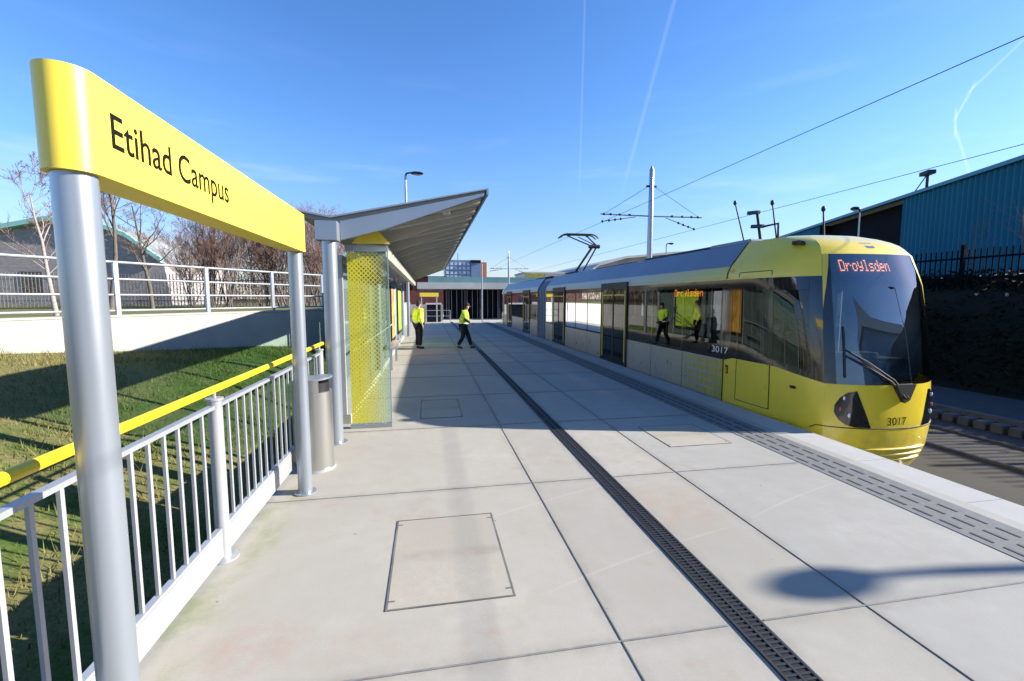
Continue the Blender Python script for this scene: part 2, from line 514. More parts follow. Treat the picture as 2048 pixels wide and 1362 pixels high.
grime(M['livery'], .12); grime(M['tram_grey'], .12); grime(M['tram_yellow'], .07)


# ------------------------------------------------------------------ geometry helpers
class MB:
    def __init__(s):
        s.v = []; s.f = []; s.mi = []

    def face(s, pts, mi=0):
        i = len(s.v); s.v += [tuple(p) for p in pts]; s.f.append(tuple(range(i, i + len(pts)))); s.mi.append(mi)

    def box(s, x0, x1, y0, y1, z0, z1, mi=0):
        i = len(s.v)
        s.v += [(x0, y0, z0), (x1, y0, z0), (x1, y1, z0), (x0, y1, z0), (x0, y0, z1), (x1, y0, z1), (x1, y1, z1), (x0, y1, z1)]
        for q in ((0, 3, 2, 1), (4, 5, 6, 7), (0, 1, 5, 4), (1, 2, 6, 5), (2, 3, 7, 6), (3, 0, 4, 7)):
            s.f.append(tuple(i + k for k in q)); s.mi.append(mi)

    def obox(s, c, ax, ay, az, mi=0):
        """oriented box: centre and three half-axis vectors"""
        c = Vector(c); ax = Vector(ax); ay = Vector(ay); az = Vector(az)
        i = len(s.v)
        for sx, sy, sz in ((-1, -1, -1), (1, -1, -1), (1, 1, -1), (-1, 1, -1), (-1, -1, 1), (1, -1, 1), (1, 1, 1), (-1, 1, 1)):
            s.v.append(tuple(c + ax * sx + ay * sy + az * sz))
        for q in ((0, 3, 2, 1), (4, 5, 6, 7), (0, 1, 5, 4), (1, 2, 6, 5), (2, 3, 7, 6), (3, 0, 4, 7)):
            s.f.append(tuple(i + k for k in q)); s.mi.append(mi)

    def beam(s, a, b, w, h, up=(0, 0, 1), mi=0):
        a = Vector(a); b = Vector(b); d = b - a
        t = d.normalized(); u = Vector(up); sd = t.cross(u)
        if sd.length < 1e-4: sd = Vector((1, 0, 0))
        sd.normalize(); u = sd.cross(t)
        s.obox((a + b) / 2, d / 2, sd * w / 2, u * h / 2, mi)

    def tube(s, pts, rad, n=12, cap=True, mi=0):
        pts = [Vector(p) for p in pts]
        if isinstance(rad, (int, float)): rad = [rad] * len(pts)
        rings = []
        t0 = (pts[1] - pts[0]).normalized()
        ref = Vector((1, 0, 0)) if abs(t0.z) > 0.8 else Vector((0, 0, 1))
        u = ref - t0 * ref.dot(t0); u.normalize()
        for k, p in enumerate(pts):
            if k == 0: t = pts[1] - pts[0]
            elif k == len(pts) - 1: t = pts[-1] - pts[-2]
            else: t = (pts[k + 1] - pts[k]).normalized() + (pts[k] - pts[k - 1]).normalized()
            t.normalize()
            u = u - t * u.dot(t)
            if u.length < 1e-5: u = t.orthogonal()
            u.normalize(); w = t.cross(u)
            i = len(s.v)
            for j in range(n):
                a = 2 * math.pi * j / n
                s.v.append(tuple(p + (u * math.cos(a) + w * math.sin(a)) * rad[k]))
            rings.append(i)
        for a, b in zip(rings, rings[1:]):
            for j in range(n):
                s.f.append((a + j, a + (j + 1) % n, b + (j + 1) % n, b + j)); s.mi.append(mi)
        if cap:
            s.f.append(tuple(rings[0] + j for j in reversed(range(n)))); s.mi.append(mi)
            s.f.append(tuple(rings[-1] + j for j in range(n))); s.mi.append(mi)

    def prism(s, poly, axis, a, b, mi=0):
        """polygon of 2-D points extruded along axis 'x', 'y' or 'z' from a to b"""
        def P(p, t):
            return {'x': (t, p[0], p[1]), 'y': (p[0], t, p[1]), 'z': (p[0], p[1], t)}[axis]
        i = len(s.v); n = len(poly)
        s.v += [P(p, a) for p in poly] + [P(p, b) for p in poly]
        s.f.append(tuple(i + k for k in range(n))); s.mi.append(mi)
        s.f.append(tuple(i + n + k for k in reversed(range(n)))); s.mi.append(mi)
        for k in range(n):
            s.f.append((i + k, i + n + k, i + n + (k + 1) % n, i + (k + 1) % n)); s.mi.append(mi)

    def grid(s, rows, mi=0, close=False):
        """rows: list of equal-length point lists"""
        i = len(s.v); n = len(rows[0])
        for r in rows: s.v += [tuple(p) for p in r]
        for a in range(len(rows) - 1):
            for b in range(n if close else n - 1):
                s.f.append((i + a * n + b, i + a * n + (b + 1) % n, i + (a + 1) * n + (b + 1) % n, i + (a + 1) * n + b)); s.mi.append(mi)

    def sphere(s, c, rx, ry, rz, n=12, m=8, mi=0):
        rows = []
        for a in range(m + 1):
            th = math.pi * a / m
            rows.append([(c[0] + rx * math.sin(th) * math.cos(2 * math.pi * b / n), c[1] + ry * math.sin(th) * math.sin(2 * math.pi * b / n), c[2] + rz * math.cos(th)) for b in range(n)])
        s.grid(rows, mi, True)

    def build(s, name, mats, parent=None, smooth=None, fix=True, bevel=0.0):
        me = bpy.data.meshes.new(name)
        off = Vector((0, 0, 0))
        if parent is not None:
            p = parent
            while p is not None:
                off += p.location; p = p.parent
        vs = [(x - off.x, y - off.y, z - off.z) for x, y, z in s.v]
        me.from_pydata(vs, [], s.f)
        if not isinstance(mats, (list, tuple)): mats = [mats]
        for m_ in mats: me.materials.append(m_)
        me.polygons.foreach_set('material_index', s.mi)
        if fix:
            bm = bmesh.new(); bm.from_mesh(me)
            bmesh.ops.remove_doubles(bm, verts=bm.verts, dist=1e-5)
            bmesh.ops.recalc_face_normals(bm, faces=bm.faces)
            bm.to_mesh(me); bm.free()
        if smooth is not None:
            me.shade_smooth(); me.set_sharp_from_angle(angle=R(smooth))
        o = bpy.data.objects.new(name, me)
        COL.objects.link(o)
        if parent is not None: o.parent = parent
        if bevel:
            bv = o.modifiers.new('bevel', 'BEVEL'); bv.width = bevel; bv.segments = 2; bv.limit_method = 'ANGLE'; bv.angle_limit = R(40)
        return o


def thing(name, label, cat, loc=(0, 0, 0), group=None):
    o = bpy.data.objects.new(name, None)
    COL.objects.link(o)
    o.location = loc
    o.empty_display_size = 0.2
    tag(o, label, cat, group)
    return o


def tag(o, label, cat, group=None):
    o['label'] = label; o['category'] = cat
    if group: o['group'] = group
    return o


def struct(o, kind='structure'):
    o['kind'] = kind
    return o


def text_mesh(name, txt, size, mtx, material, parent, xs=1.0, depth=0.002, align='LEFT', weight=0.0):
    cu = bpy.data.curves.new(name, 'FONT')
    cu.body = txt; cu.size = size; cu.extrude = depth; cu.align_x = align; cu.offset = weight
    ob = bpy.data.objects.new(name, cu); COL.objects.link(ob)
    bpy.context.view_layer.update()
    dg = bpy.context.evaluated_depsgraph_get()
    me = bpy.data.meshes.new_from_object(ob.evaluated_get(dg))
    bpy.data.objects.remove(ob)
    off = Vector((0, 0, 0)); p = parent
    while p is not None:
        off += p.location; p = p.parent
    me.transform(Matrix.Translation(-off) @ mtx @ Matrix.Diagonal((xs, 1, 1, 1)))
    me.materials.clear(); me.materials.append(material)
    o = bpy.data.objects.new(name, me); COL.objects.link(o); o.parent = parent
    return o


def lerp(a, b, t): return a + (b - a) * t


# ================================================================== SETTING
g = MB(); g.box(-900, 1400, -500, 2500, -2.0, -1.06)
struct(g.build('ground', M['ground']))

PX0, PX1, PY0, PY1 = -1.56, 5.2, -14.0, 36.0
plat = MB()
plat.box(PX0, 4.78, PY0, PY1, -1.05, 0.0)
platform = struct(plat.build('platform', M['platform']))
cp = MB()
y = PY0
while y < PY1:
    cp.box(4.78, PX1, y + 0.003, min(y + 1.07, PY1) - 0.003, -1.05, 0.0)
    y += 1.07
cp.build('coping', M['edge'], platform)
# ramp at the far end
rp = MB()
rp.prism([(PY1, -1.05), (PY1, 0.0), (46, -0.72), (46, -1.05)], 'x', PX0, PX1)
struct(rp.build('ramp', M['paving_far']))
pz = MB(); pz.box(-30, 5.2, 46, 140, -1.05, -0.72); pz.box(5.2, 60, 50, 140, -1.05, -0.76)
struct(pz.build('plaza', M['paving_far']))

# joints in the slab
jt = MB(); js = MB()
for k in range(-6, 20):
    yy = 2.13 + 2.14 * k
    if yy < PY1:
        js.box(PX0, 1.64, yy - 0.006, yy + 0.006, 0.001, 0.004)
        js.box(1.87, 4.1, yy - 0.006, yy + 0.006, 0.001, 0.004)
jt.box(0.9965, 1.0035, PY0, PY1, 0.001, 0.0048)
jt.box(2.569, 2.575, PY0, PY1, 0.001, 0.0048)
jt.build('expansion_joint', M['joint'], platform)
js.build('cross_joint', M['joint_soft'], platform)


def access_cover(x0, x1, y0, y1, label, w=0.013):
    t = thing('access_cover', label, 'access cover', ((x0 + x1) / 2, (y0 + y1) / 2, 0), 'concrete access covers in the platform')
    a = MB(); a.box(x0 + w, x1 - w, y0 + w, y1 - w, 0.0005, 0.004)
    a.build('lid', M['lid'], t)
    b = MB()
    b.box(x0, x0 + w, y0, y1, 0.0005, 0.005); b.box(x1 - w, x1, y0, y1, 0.0005, 0.005)
    b.box(x0 + w, x1 - w, y0, y0 + w * .8, 0.0005, 0.005); b.box(x0 + w, x1 - w, y1 - w * .8, y1, 0.0005, 0.005)
    for cx, cy, sx, sy in ((x0, y0, 1, 1), (x1, y0, -1, 1), (x0, y1, 1, -1), (x1, y1, -1, -1)):
        b.box(*sorted((cx + sx * 0.014, cx + sx * 0.05)), *sorted((cy + sy * 0.075, cy + sy * 0.088)), 0.0045, 0.0055)
    b.build('frame', M['joint'], t)


M['lid'] = concrete_mat('cover_concrete', (0.44, 0.405, 0.345))
access_cover(-0.285, 0.505, 2.60, 3.71, 'large concrete access cover with dark edges nearest the camera')
access_cover(-0.16, 0.50, 6.95, 8.22, 'concrete access cover in the shade beside the glass shelter')
access_cover(2.94, 3.80, 5.02, 5.92, 'access cover half in shade beside the tactile strip')

# slotted drain
dr = thing('slot_drain', 'long black slotted drain channel running down the platform', 'drain', (1.755, 2, 0))
d = MB(); d.box(1.672, 1.848, PY0, PY1, 0.0006, 0.004); d.build('channel', M['black'], dr)
d = MB()
for xx in (1.673, 1.752, 1.831): d.box(xx, xx + 0.016, PY0, PY1, 0.004, 0.011)
yy = 0.6
while yy < 16:
    for xa, xb in ((1.689, 1.752), (1.768, 1.831)):
        d.box(xa, xb, yy, yy + 0.014, 0.004, 0.0095)
    yy += 0.034 if yy < 8 else 0.06
d.build('grating', M['iron'], dr)

# tactile strip
ts = thing('tactile_strip', 'grey tactile warning strip with rows of painted lozenge shadows beside the tram edge', 'tactile paving', (4.36, 3, 0))
a = MB(); a.box(4.10, 4.63, PY0, PY1 - 0.5, 0.0006, 0.0045); a.build('slab', M['tactile'], ts)
for r_, xx in enumerate((4.185, 4.335, 4.485)):  # dark dashes stand in for the shadows of raised lozenges
    a = MB(); yy = 0.4
    while yy < 34:
        a.box(xx - 0.011, xx + 0.011, yy + r_ * 0.012, yy + 0.155 + r_ * 0.012, 0.0045, 0.008)
        yy += 0.2135
    a.build('shade_row', M['lozenge_shade'], ts)

# tracks
tb = MB(); tb.box(5.2, 11.45, -30, 50, -1.05, -0.905)
struct(tb.build('track_bed', M['trackbed']))
rl = MB()
for xx in (5.75, 7.19, 9.28, 10.62):
    rl.box(xx - 0.035, xx + 0.035, -30, 140, -0.905, -0.865)
    rl.box(xx + 0.035, xx + 0.105, -30, 50, -0.904, -0.899, 1)
    rl.box(xx - 0.125, xx - 0.035, -30, 50, -0.904, -0.899, 1)
struct(rl.build('rails', [M['rail'], M['black']]))
kb = MB(); yy = -20
while yy < 48:
    kb.box(11.46, 11.80, yy, yy + 0.20, -1.05, -0.74)
    kb.box(11.52, 11.80, yy + 0.20, yy + 0.30, -1.05, -0.80, 1)
    yy += 0.30
kb.box(11.803, 12.0, -20, 48, -1.05, -0.66)
M['kerb'] = mat('kerb_concrete', (0.085, 0.085, 0.085), .9, var=.2, vscale=4)
struct(kb.build('kerb', [M['kerb'], M['black']]))
pa = MB(); pa.box(12.0, 14.4, -30, 60, -1.05, -0.66)
struct(pa.build('path', M['asphalt']))

# dark planted bank on the right
rows = []
for k in range(46):
    yy = -30 + k * 2.0
    r_ = []
    for (xx, zz, j) in ((14.4, -0.66, 0), (14.9, -0.35, .12), (15.8, 0.35, .25), (16.8, 1.2, .25), (17.6, 1.95, .15), (18.3, 2.2, .05), (22, 2.25, .05), (29, 2.3, .05), (60, 2.3, 0)):
        r_.append((xx + random.uniform(-j, j) * .4, yy, zz + random.uniform(-j, j) * .6))
    rows.append(r_)
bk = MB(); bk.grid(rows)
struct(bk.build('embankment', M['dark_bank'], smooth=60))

# ------------------------------------------------------------------ left bank, wall and lawn
WA = Vector((-7.65, 9.75)); WD = Vector((0.514, 0.858)).normalized()


def wall_x(y):
    if y < 18.9: return WA.x + WD.x / WD.y * (y - WA.y)
    return WA.x + WD.x / WD.y * (18.9 - WA.y)


def bank_z(x, y):
    wx = wall_x(y) + 0.02
    base = lerp(0.84, 0.2, min(1, max(-0.5, (y - 9.75) / 6.5)))
    t = min(1, max(0, (x + 1.56) / (wx + 1.56)))
    s_ = t ** 0.85
    b = math.sin(x * 1.7 + y * 0.9) * 0.05 + math.sin(x * 0.9 - y * 1.3 + 1) * 0.07
    # a green hump in front of the wall
    hump = 0.34 * math.exp(-((x + 3.7) ** 2 / 1.6 + (y - 12.6) ** 2 / 3.5))
    return -0.98 + (base + 0.98) * s_ + b * min(1, t * 3) * min(1, (1 - t) * 4) + hump


rows = []
for k in range(56):
    yy = -6 + k * 0.6
    wx = wall_x(yy) + 0.02
    rows.append([(lerp(-1.56, wx, j / 24), yy, bank_z(lerp(-1.56, wx, j / 24), yy)) for j in range(25)])
gb = MB(); gb.grid(rows)
struct(gb.build('grass_bank', M['grass'], smooth=80))
# blades of grass
bl = MB()
rg = random.Random(3)
while len(bl.f) < 48000:
    yy = 0.3 + (rg.random() ** 1.3) * 20
    t = rg.random()
    wx = wall_x(yy)
    xx = lerp(-1.7, wx + 0.05, t)
    if xx < -9: continue
    zz = bank_z(xx, yy) - 0.01
    if math.sin(xx * 2.1 + 1) * math.sin(yy * 1.7) + rg.random() * 1.2 < 0.2: continue
    h = rg.uniform(0.03, 0.11) * (2.0 if rg.random() < 0.08 else 1) * (1.35 if math.sin(xx * 5.3) * math.sin(yy * 4.1 + xx) > .45 else .9)
    a = rg.random() * 6.283; w = rg.uniform(0.004, 0.010)
    lx, ly = rg.uniform(-.6, .6) * h, rg.uniform(-.6, .6) * h
    bl.face([(xx - math.cos(a) * w, yy - math.sin(a) * w, zz), (xx + math.cos(a) * w, yy + math.sin(a) * w, zz), (xx + lx, yy + ly, zz + h)])
struct(bl.build('grass', M['blade'], fix=False), 'stuff')

UP = 1.40
lw = MB()
far = [(wall_x(18.9), 18.9, UP), (wall_x(18.9), 60, UP), (-120, 60, UP), (-120, -8, UP), (wall_x(-8), -8, UP)]
lw.face(far)
lw.face([(wall_x(18.9), 60, UP), (wall_x(18.9), 60, -1.0), (-120, 60, -1.0), (-120, 60, UP)])
struct(lw.build('lawn', M['lawn'], fix=False))


def wp(t, off=0.0, z=0.0):
    n = Vector((WD.y, -WD.x))
    p = WA + WD * t + n * off
    return Vector((p.x, p.y, z))


T0, T1 = -18.0, 10.6
rw = thing('retaining_wall', 'long pale concrete retaining wall above the grass bank', 'wall', wp(0))
w_ = MB()
d3 = Vector((WD.x, WD.y, 0)); n3 = Vector((WD.y, -WD.x, 0))
w_.obox(wp((T0 + T1) / 2, -0.15, 0.22), d3 * (T1 - T0) / 2, n3 * 0.15, Vector((0, 0, 1.22)))
w_.box(wall_x(18.9) - 0.3, wall_x(18.9), 19.0, 60, -1.0, 1.44)
w_.build('wall_face', M['wall_conc'], rw)
w_ = MB()
w_.obox(wp((T0 + T1) / 2, -0.15, 1.465), d3 * (T1 - T0) / 2, n3 * 0.165, Vector((0, 0, 0.022)))
w_.build('coping', M['wall_conc2'], rw)

rr = thing('guard_railing', 'grey four bar guard railing along the top of the retaining wall', 'railing', wp(0, -.15, 1.48))
for i_, z_ in enumerate((1.58, 1.93, 2.28, 2.65)):
    b_ = MB(); b_.tube([wp(T0, -.15, z_), wp(T1, -.15, z_)], 0.024 if z_ < 2.6 else 0.03, 8)
    b_.build('rail', M['rail_grey'], rr, smooth=40)
t = -16.46
while t < T1:
    b_ = MB(); b_.obox(wp(t, -.13, 2.06), d3 * 0.045, n3 * 0.03, Vector((0, 0, 0.60)))
    b_.build('post', M['steel'], rr)
    t += 2.04


# ------------------------------------------------------------------ trees
def tree(name, label, group, x, y, z0, height, seed, bark, twig, lean=(0, 0), spread=0.5, levels=4, stems=1, r0=None, droop=0.0, kids=6):
    rg = random.Random(seed)
    root = thing(name, label, 'tree', (x, y, z0), group)
    tm, cm = MB(), MB()
    budget = [0]

    def grow(p, d, L, r, lv):
        segs = 5 if lv == 0 else (4 if lv < 3 else 3)
        pts = [p.copy()]; rad = [r]
        q = p.copy(); dd = d.copy()
        for k in range(segs):
            wob = 0.10 if lv == 0 else 0.22
            dd = (dd + Vector((rg.uniform(-wob, wob), rg.uniform(-wob, wob), rg.uniform(-wob, wob) + (0.05 if lv < 3 else -droop)))).normalized()
            q = q + dd * L / segs
            pts.append(q.copy()); rad.append(max(0.004, r * (1 - 0.78 * (k + 1) / segs)))
        (tm if lv < 2 else cm).tube(pts, rad, 8 if lv == 0 else (5 if lv == 1 else 3), cap=False)
        if lv >= levels: return
        n = int(kids * (1.5 if lv == 0 else 1))
        for k in range(n):
            f = rg.uniform(0.30 if lv == 0 else 0.2, 0.98)
            i_ = min(segs - 1, int(f * segs)); fr = f * segs - i_
            bp = pts[i_].lerp(pts[i_ + 1], fr); br = lerp(rad[i_], rad[i_ + 1], fr)
            base = (pts[i_ + 1] - pts[i_]).normalized()
            az = rg.random() * 6.283
            side = base.orthogonal().normalized()
            side = Matrix.Rotation(az, 3, base) @ side
            ang = rg.uniform(0.45, 0.95) * spread / 0.5
            nd = (base * math.cos(ang) + side * math.sin(ang)).normalized()
            nd.z += 0.18 if lv < 2 else 0; nd.normalize()
            grow(bp, nd, L * rg.uniform(0.36, 0.58) * (1.12 - 0.45 * f), br * 0.62, lv + 1)

    for s_ in range(stems):
        dd = Vector((lean[0] + (rg.uniform(-.35, .35) if stems > 1 else 0), lean[1] + (rg.uniform(-.35, .35) if stems > 1 else 0), 1)).normalized()
        pp = Vector((x + (rg.uniform(-.3, .3) if stems > 1 else 0), y + (rg.uniform(-.3, .3) if stems > 1 else 0), z0 - 0.05))
        grow(pp, dd, height * rg.uniform(.85, 1), r0 or height * 0.018, 0)
    tm.build('trunk', bark, root, smooth=60, fix=False)
    cm.build('crown', twig, root, fix=False)
    return root


G1 = 'bare trees behind the retaining wall'
tree('bare_tree', 'white barked birch with leaning trunk at the far left behind the railing', G1, -9.6, 13.8, UP, 3.7, 11, M['bark_pale'], M['twig'], (-.22, .05), r0=0.06, levels=4, kids=5)
tree('bare_tree', 'slim dark bare tree right of the near sign post', G1, -12.4, 20.5, UP, 5.6, 23, M['bark'], M['twig'], (0, 0), levels=4, kids=6)
tree('bare_tree', 'bare tree with round crown beneath the middle of the yellow sign', G1, -12.0, 22.5, UP, 5.2, 31, M['bark'], M['twig'], (.05, 0), levels=4, spread=.6)
bush = [(-14.2, 30.5, 4.0), (-12.4, 29.0, 3.6), (-10.4, 24.5, 4.2), (-9.3, 23.3, 4.4), (-8.2, 25, 4.2), (-7.2, 24.4, 4.3), (-6.3, 26, 4.4), (-5.4, 25, 4.4)]
nm = ['reddish bare bush against the right flank of the gabled building', 'low reddish bush between gabled building and the taller bushes', 'reddish bare bush just right of the round crowned tree', 'reddish bare bush with the tallest stems under the yellow sign', 'reddish bare bush under the middle of the sign with a forked top',
      'dense reddish bush under the far end of the sign', 'reddish bare bush just left of the far sign post', 'reddish bare bush between far sign post and shelter post']
for k, (x, y, h) in enumerate(bush):
    tree('bare_bush', nm[k], 'reddish bushes behind the railing', x, y, UP, h, 50 + k, M['bark'], M['twig_red'], stems=6, levels=3, spread=.42, r0=.04, kids=7)
tree('bare_tree', 'tall bare tree at the far left edge behind the gabled building', G1, -19.5, 22.5, UP, 6.6, 77, M['bark'], M['twig'], levels=4)
tree('bare_tree', 'small pale bare tree between birch and near sign post', G1, -10.9, 15.6, UP, 3.2, 78, M['bark_pale'], M['twig'], levels=3, r0=.035)

# gabled building, left
gbx = thing('gabled_building', 'grey brick building with a curved mint green roof edge', 'building', (-22, 35, UP))
outline = [(-33, 4.6), (-28.7, 5.75), (-27.0, 6.22), (-24.3, 6.85), (-21.6, 6.68), (-19.8, 5.92), (-17.8, 4.28), (-17.4, UP - .3), (-33, UP - .3)]
b_ = MB(); b_.prism(outline, 'y', 35, 44); b_.build('wall', M['gable'], gbx)
b_ = MB()
top = outline[:7]
for p, q in zip(top, top[1:]):
    b_.prism([(p[0], p[1] + .004), (q[0], q[1] + .004), (q[0], q[1] + .30), (p[0], p[1] + .30)], 'y', 34.6, 35.0)
b_.build('roof_edge', M['mint'], gbx)
b_ = MB()
for p, q in zip(top, top[1:]):
    b_.prism([(p[0], p[1] + .004), (q[0], q[1] + .004), (q[0], q[1] + .20), (p[0], p[1] + .20)], 'y', 35.001, 44.3)
b_.build('roof', M['roof_dark'], gbx)
for xx in (-31, -28.6, -26.2):
    b_ = MB(); b_.box(xx, xx + 1.2, 34.95, 35.2, 2.2, 3.6); b_.build('window', M['dark_gloss'], gbx)

# pale palisade fence behind the trees
pf = thing('palisade_fence', 'pale palisade fence behind the bare trees on the left', 'fence', (-15, 27, UP))
b_ = MB(); xx = -26.0
while xx < -3.0:
    b_.box(xx, xx + 0.035, 27.0, 27.02, UP, UP + 1.75); xx += 0.16
M['pale_old'] = mat('weathered_pales', (0.24, 0.25, 0.25), .6, .2, var=.15, vscale=1)
b_.build('pales', M['pale_old'], pf)
b_ = MB(); b_.box(-26, -3, 27.02, 27.06, UP + .3, UP + .35); b_.box(-26, -3, 27.02, 27.06, UP + 1.4, UP + 1.45)
b_.build('rail', M['pale_old'], pf)
hd = MB()
rg = random.Random(9)
for k in range(15000):
    xx = rg.uniform(-32, -3); yy = 28.4 + rg.gauss(0, .6); zz = UP + abs(rg.gauss(0, .95 + .35 * math.sin(xx * 1.3) * math.sin(xx * .47 + 1)))
    a = Vector((rg.uniform(-1, 1), rg.uniform(-1, 1), rg.uniform(-.2, 1))).normalized() * rg.uniform(.15, .4)
    w = rg.uniform(.006, .014)
    hd.face([(xx, yy, zz), (xx + w, yy, zz + w), (xx + a.x, yy + a.y, zz + a.z)])
struct(hd.build('undergrowth', M['twig'], fix=False), 'stuff')

wd = MB(); rg = random.Random(12)
for k in range(24000):
    xx = rg.uniform(-60, -3.5); yy = rg.uniform(48, 58)
    top_ = 6.2 + 1.5 * math.sin(xx * .55) + .8 * math.sin(xx * 1.37 + 2) + .5 * math.sin(xx * 3.1)
    zz = UP - .5 + rg.random() ** .8 * top_
    a = Vector((rg.uniform(-.6, .6), rg.uniform(-.3, .3), rg.uniform(.1, 1))).normalized() * rg.uniform(.5, 1.3)
    w = rg.uniform(.03, .085)
    wd.face([(xx, yy, zz), (xx + w, yy, zz), (xx + a.x, yy + a.y, zz + a.z)])
struct(wd.build('woodland', M['twig_red'], fix=False), 'stuff')

# ================================================================== SIGN
sg = thing('station_sign', 'long yellow sign on two grey posts reading Etihad Campus', 'sign', (-1.19, 3.1, 0))


def stadium(cx, y0, y1, r, n=14):
    pts = []
    for k in range(n + 1):
        a = math.pi * k / n
        pts.append((cx - r * math.cos(a), y1 + r * math.sin(a)))
    for k in range(n + 1):
        a = math.pi * k / n
        pts.append((cx + r * math.cos(a), y0 - r * math.sin(a)))
    return pts


b_ = MB(); b_.prism(stadium(-1.19, 1.84, 4.47, 0.083), 'z', 2.275, 2.612)
b_.build('panel', M['yellow_sign'], sg, smooth=30)
for yy in (1.84, 4.45):
    b_ = MB()
    n_ = 28
    b_.tube([(-1.19, yy, 0.012), (-1.19, yy, 2.274)], 0.0625, 32)
    p_ = b_.build('post', M['steel'], sg, smooth=40)
    c_ = MB(); c_.tube([(-1.19, yy, 0.0005), (-1.19, yy, 0.012)], 0.10, 24); c_.build('base_plate', M['steel'], p_, smooth=40)
Mt = Matrix(((0, 0, 1, -1.107), (1, 0, 0, 1.895), (0, 1, 0, 2.390), (0, 0, 0, 1)))
text_mesh('lettering', 'Etihad Campus', 0.176, Mt, M['ink'], sg, xs=0.92, depth=0.0012, weight=0.0012)

# ================================================================== PLATFORM FENCE
fx = -1.47
fn = thing('platform_fence', 'silver barred fence with kick plate and yellow tube along the platform side', 'fence', (fx, 3.4, 0))
POSTS = [-0.55, 1.42, 3.39, 5.36, 6.45]
for yy in POSTS:
    b_ = MB(); b_.tube([(fx, yy, 0.012), (fx, yy, 1.15)], 0.045, 20)
    b_.tube([(fx, yy, 1.15), (fx, yy, 1.165)], 0.055, 20)
    p_ = b_.build('post', M['fence_steel'], fn, smooth=40)
    b_ = MB(); b_.tube([(fx, yy, 1.166), (fx, yy, 1.20)], 0.011, 8); b_.build('bracket', M['fence_steel'], p_, smooth=40)
    b_ = MB(); b_.tube([(fx, yy, 0.0005), (fx, yy, 0.012)], 0.095, 20); b_.build('base_plate', M['fence_steel'], p_, smooth=40)
for ya, yb in zip(POSTS, POSTS[1:]):
    a_, c_ = ya + 0.05, yb - 0.05
    b_ = MB(); b_.box(fx - 0.022, fx + 0.022, a_, c_, 1.095, 1.12); b_.build('top_rail', M['fence_steel'], fn)
    b_ = MB(); b_.box(fx - 0.02, fx + 0.02, a_, c_, 0.225, 0.245); b_.build('bottom_rail', M['fence_steel'], fn)
    b_ = MB(); b_.box(fx + 0.012, fx + 0.024, a_ + .01, c_ - .01, 0.045, 0.224); b_.build('kick_plate', M['fence_steel'], fn)
    n_ = max(2, round((c_ - a_) / 0.142))
    for k in range(1, n_):
        yy = lerp(a_, c_, k / n_)
        b_ = MB(); b_.box(fx - 0.008, fx + 0.008, yy - 0.0105, yy + 0.0105, 0.2455, 1.0945); b_.build('bar', M['fence_steel'], fn)
b_ = MB(); b_.tube([(fx, -0.9, 1.225), (fx, 6.62, 1.225)], 0.0255, 20)
b_.build('handrail', M['yellow_rail'], fn, smooth=40)

# ================================================================== BIN
bn = thing('litter_bin', 'tall round stainless steel litter bin behind the far sign post', 'bin', (-1.20, 5.12, 0))
b_ = MB(); b_.tube([(-1.235, 5.10, 0.03), (-1.235, 5.10, 0.86)], 0.182, 40); b_.build('body', M['stainless'], bn, smooth=40)
b_ = MB()
# hood: half drum behind the opening and a sloped lid
n_ = 20
pts0 = [(-1.235 + 0.182 * math.cos(R(48 + 250 * k / n_)), 5.10 + 0.182 * math.sin(R(48 + 250 * k / n_))) for k in range(n_ + 1)]
b_.grid([[(p[0], p[1], 0.861) for p in pts0], [(p[0], p[1], 0.985 + (p[0] + 1.2) * .1) for p in pts0]])
b_.build('hood', M['stainless'], bn, smooth=40)
b_ = MB(); b_.tube([(-1.235, 5.10, 0.80), (-1.235, 5.10, 0.955)], 0.155, 32); b_.build('opening', M['black'], bn, smooth=40)
b_ = MB()
ring = [(-1.235 + 0.192 * math.cos(2 * math.pi * k / 36), 5.10 + 0.192 * math.sin(2 * math.pi * k / 36)) for k in range(36)]
def lidz(p): return 0.985 + (p[0] + 1.20) * 0.10
b_.grid([[(p[0], p[1], lidz(p)) for p in ring], [(p[0], p[1], lidz(p) + 0.02) for p in ring]], close=True)
b_.face([(p[0], p[1], lidz(p) + 0.02) for p in ring]); b_.face([(p[0], p[1], lidz(p)) for p in reversed(ring)])
b_.build('lid', M['steel'], bn, smooth=40)
b_ = MB(); b_.tube([(-1.235, 5.10, 0.0005), (-1.235, 5.10, 0.029)], 0.197, 36); b_.build('base_ring', M['fence_steel'], bn, smooth=40)

# ================================================================== SHELTER
SY0, SY1 = 6.12, 22.0
sh = thing('tram_shelter', 'glazed tram shelter with grey wing roof tilting up towards the tram', 'shelter', (-1.2, 6.0, 0))
SX = -1.25
RX0, RX1 = -1.60, 0.76            # roof from back wing to tip
def rz(x): return 2.80 + (x + 1.20) * 0.232 if x > -1.20 else 2.80 + (-1.20 - x) * 0.16
for yy in (5.99, 11.2, 16.4, 21.6):
    b_ = MB(); b_.tube([(-1.20, yy, 0.01), (-1.20, yy, 2.56)], 0.088, 28)
    p_ = b_.build('post', M['steel'], sh, smooth=40)
    b_ = MB(); b_.box(-1.335, -1.085, yy - 0.125, yy + 0.125, 2.561, 2.79); b_.build('bracket', M['steel'], p_)
    b_ = MB(); b_.tube([(-1.20, yy, .0005), (-1.20, yy, .01)], .14, 24); b_.build('base_plate', M['steel'], p_, smooth=40)
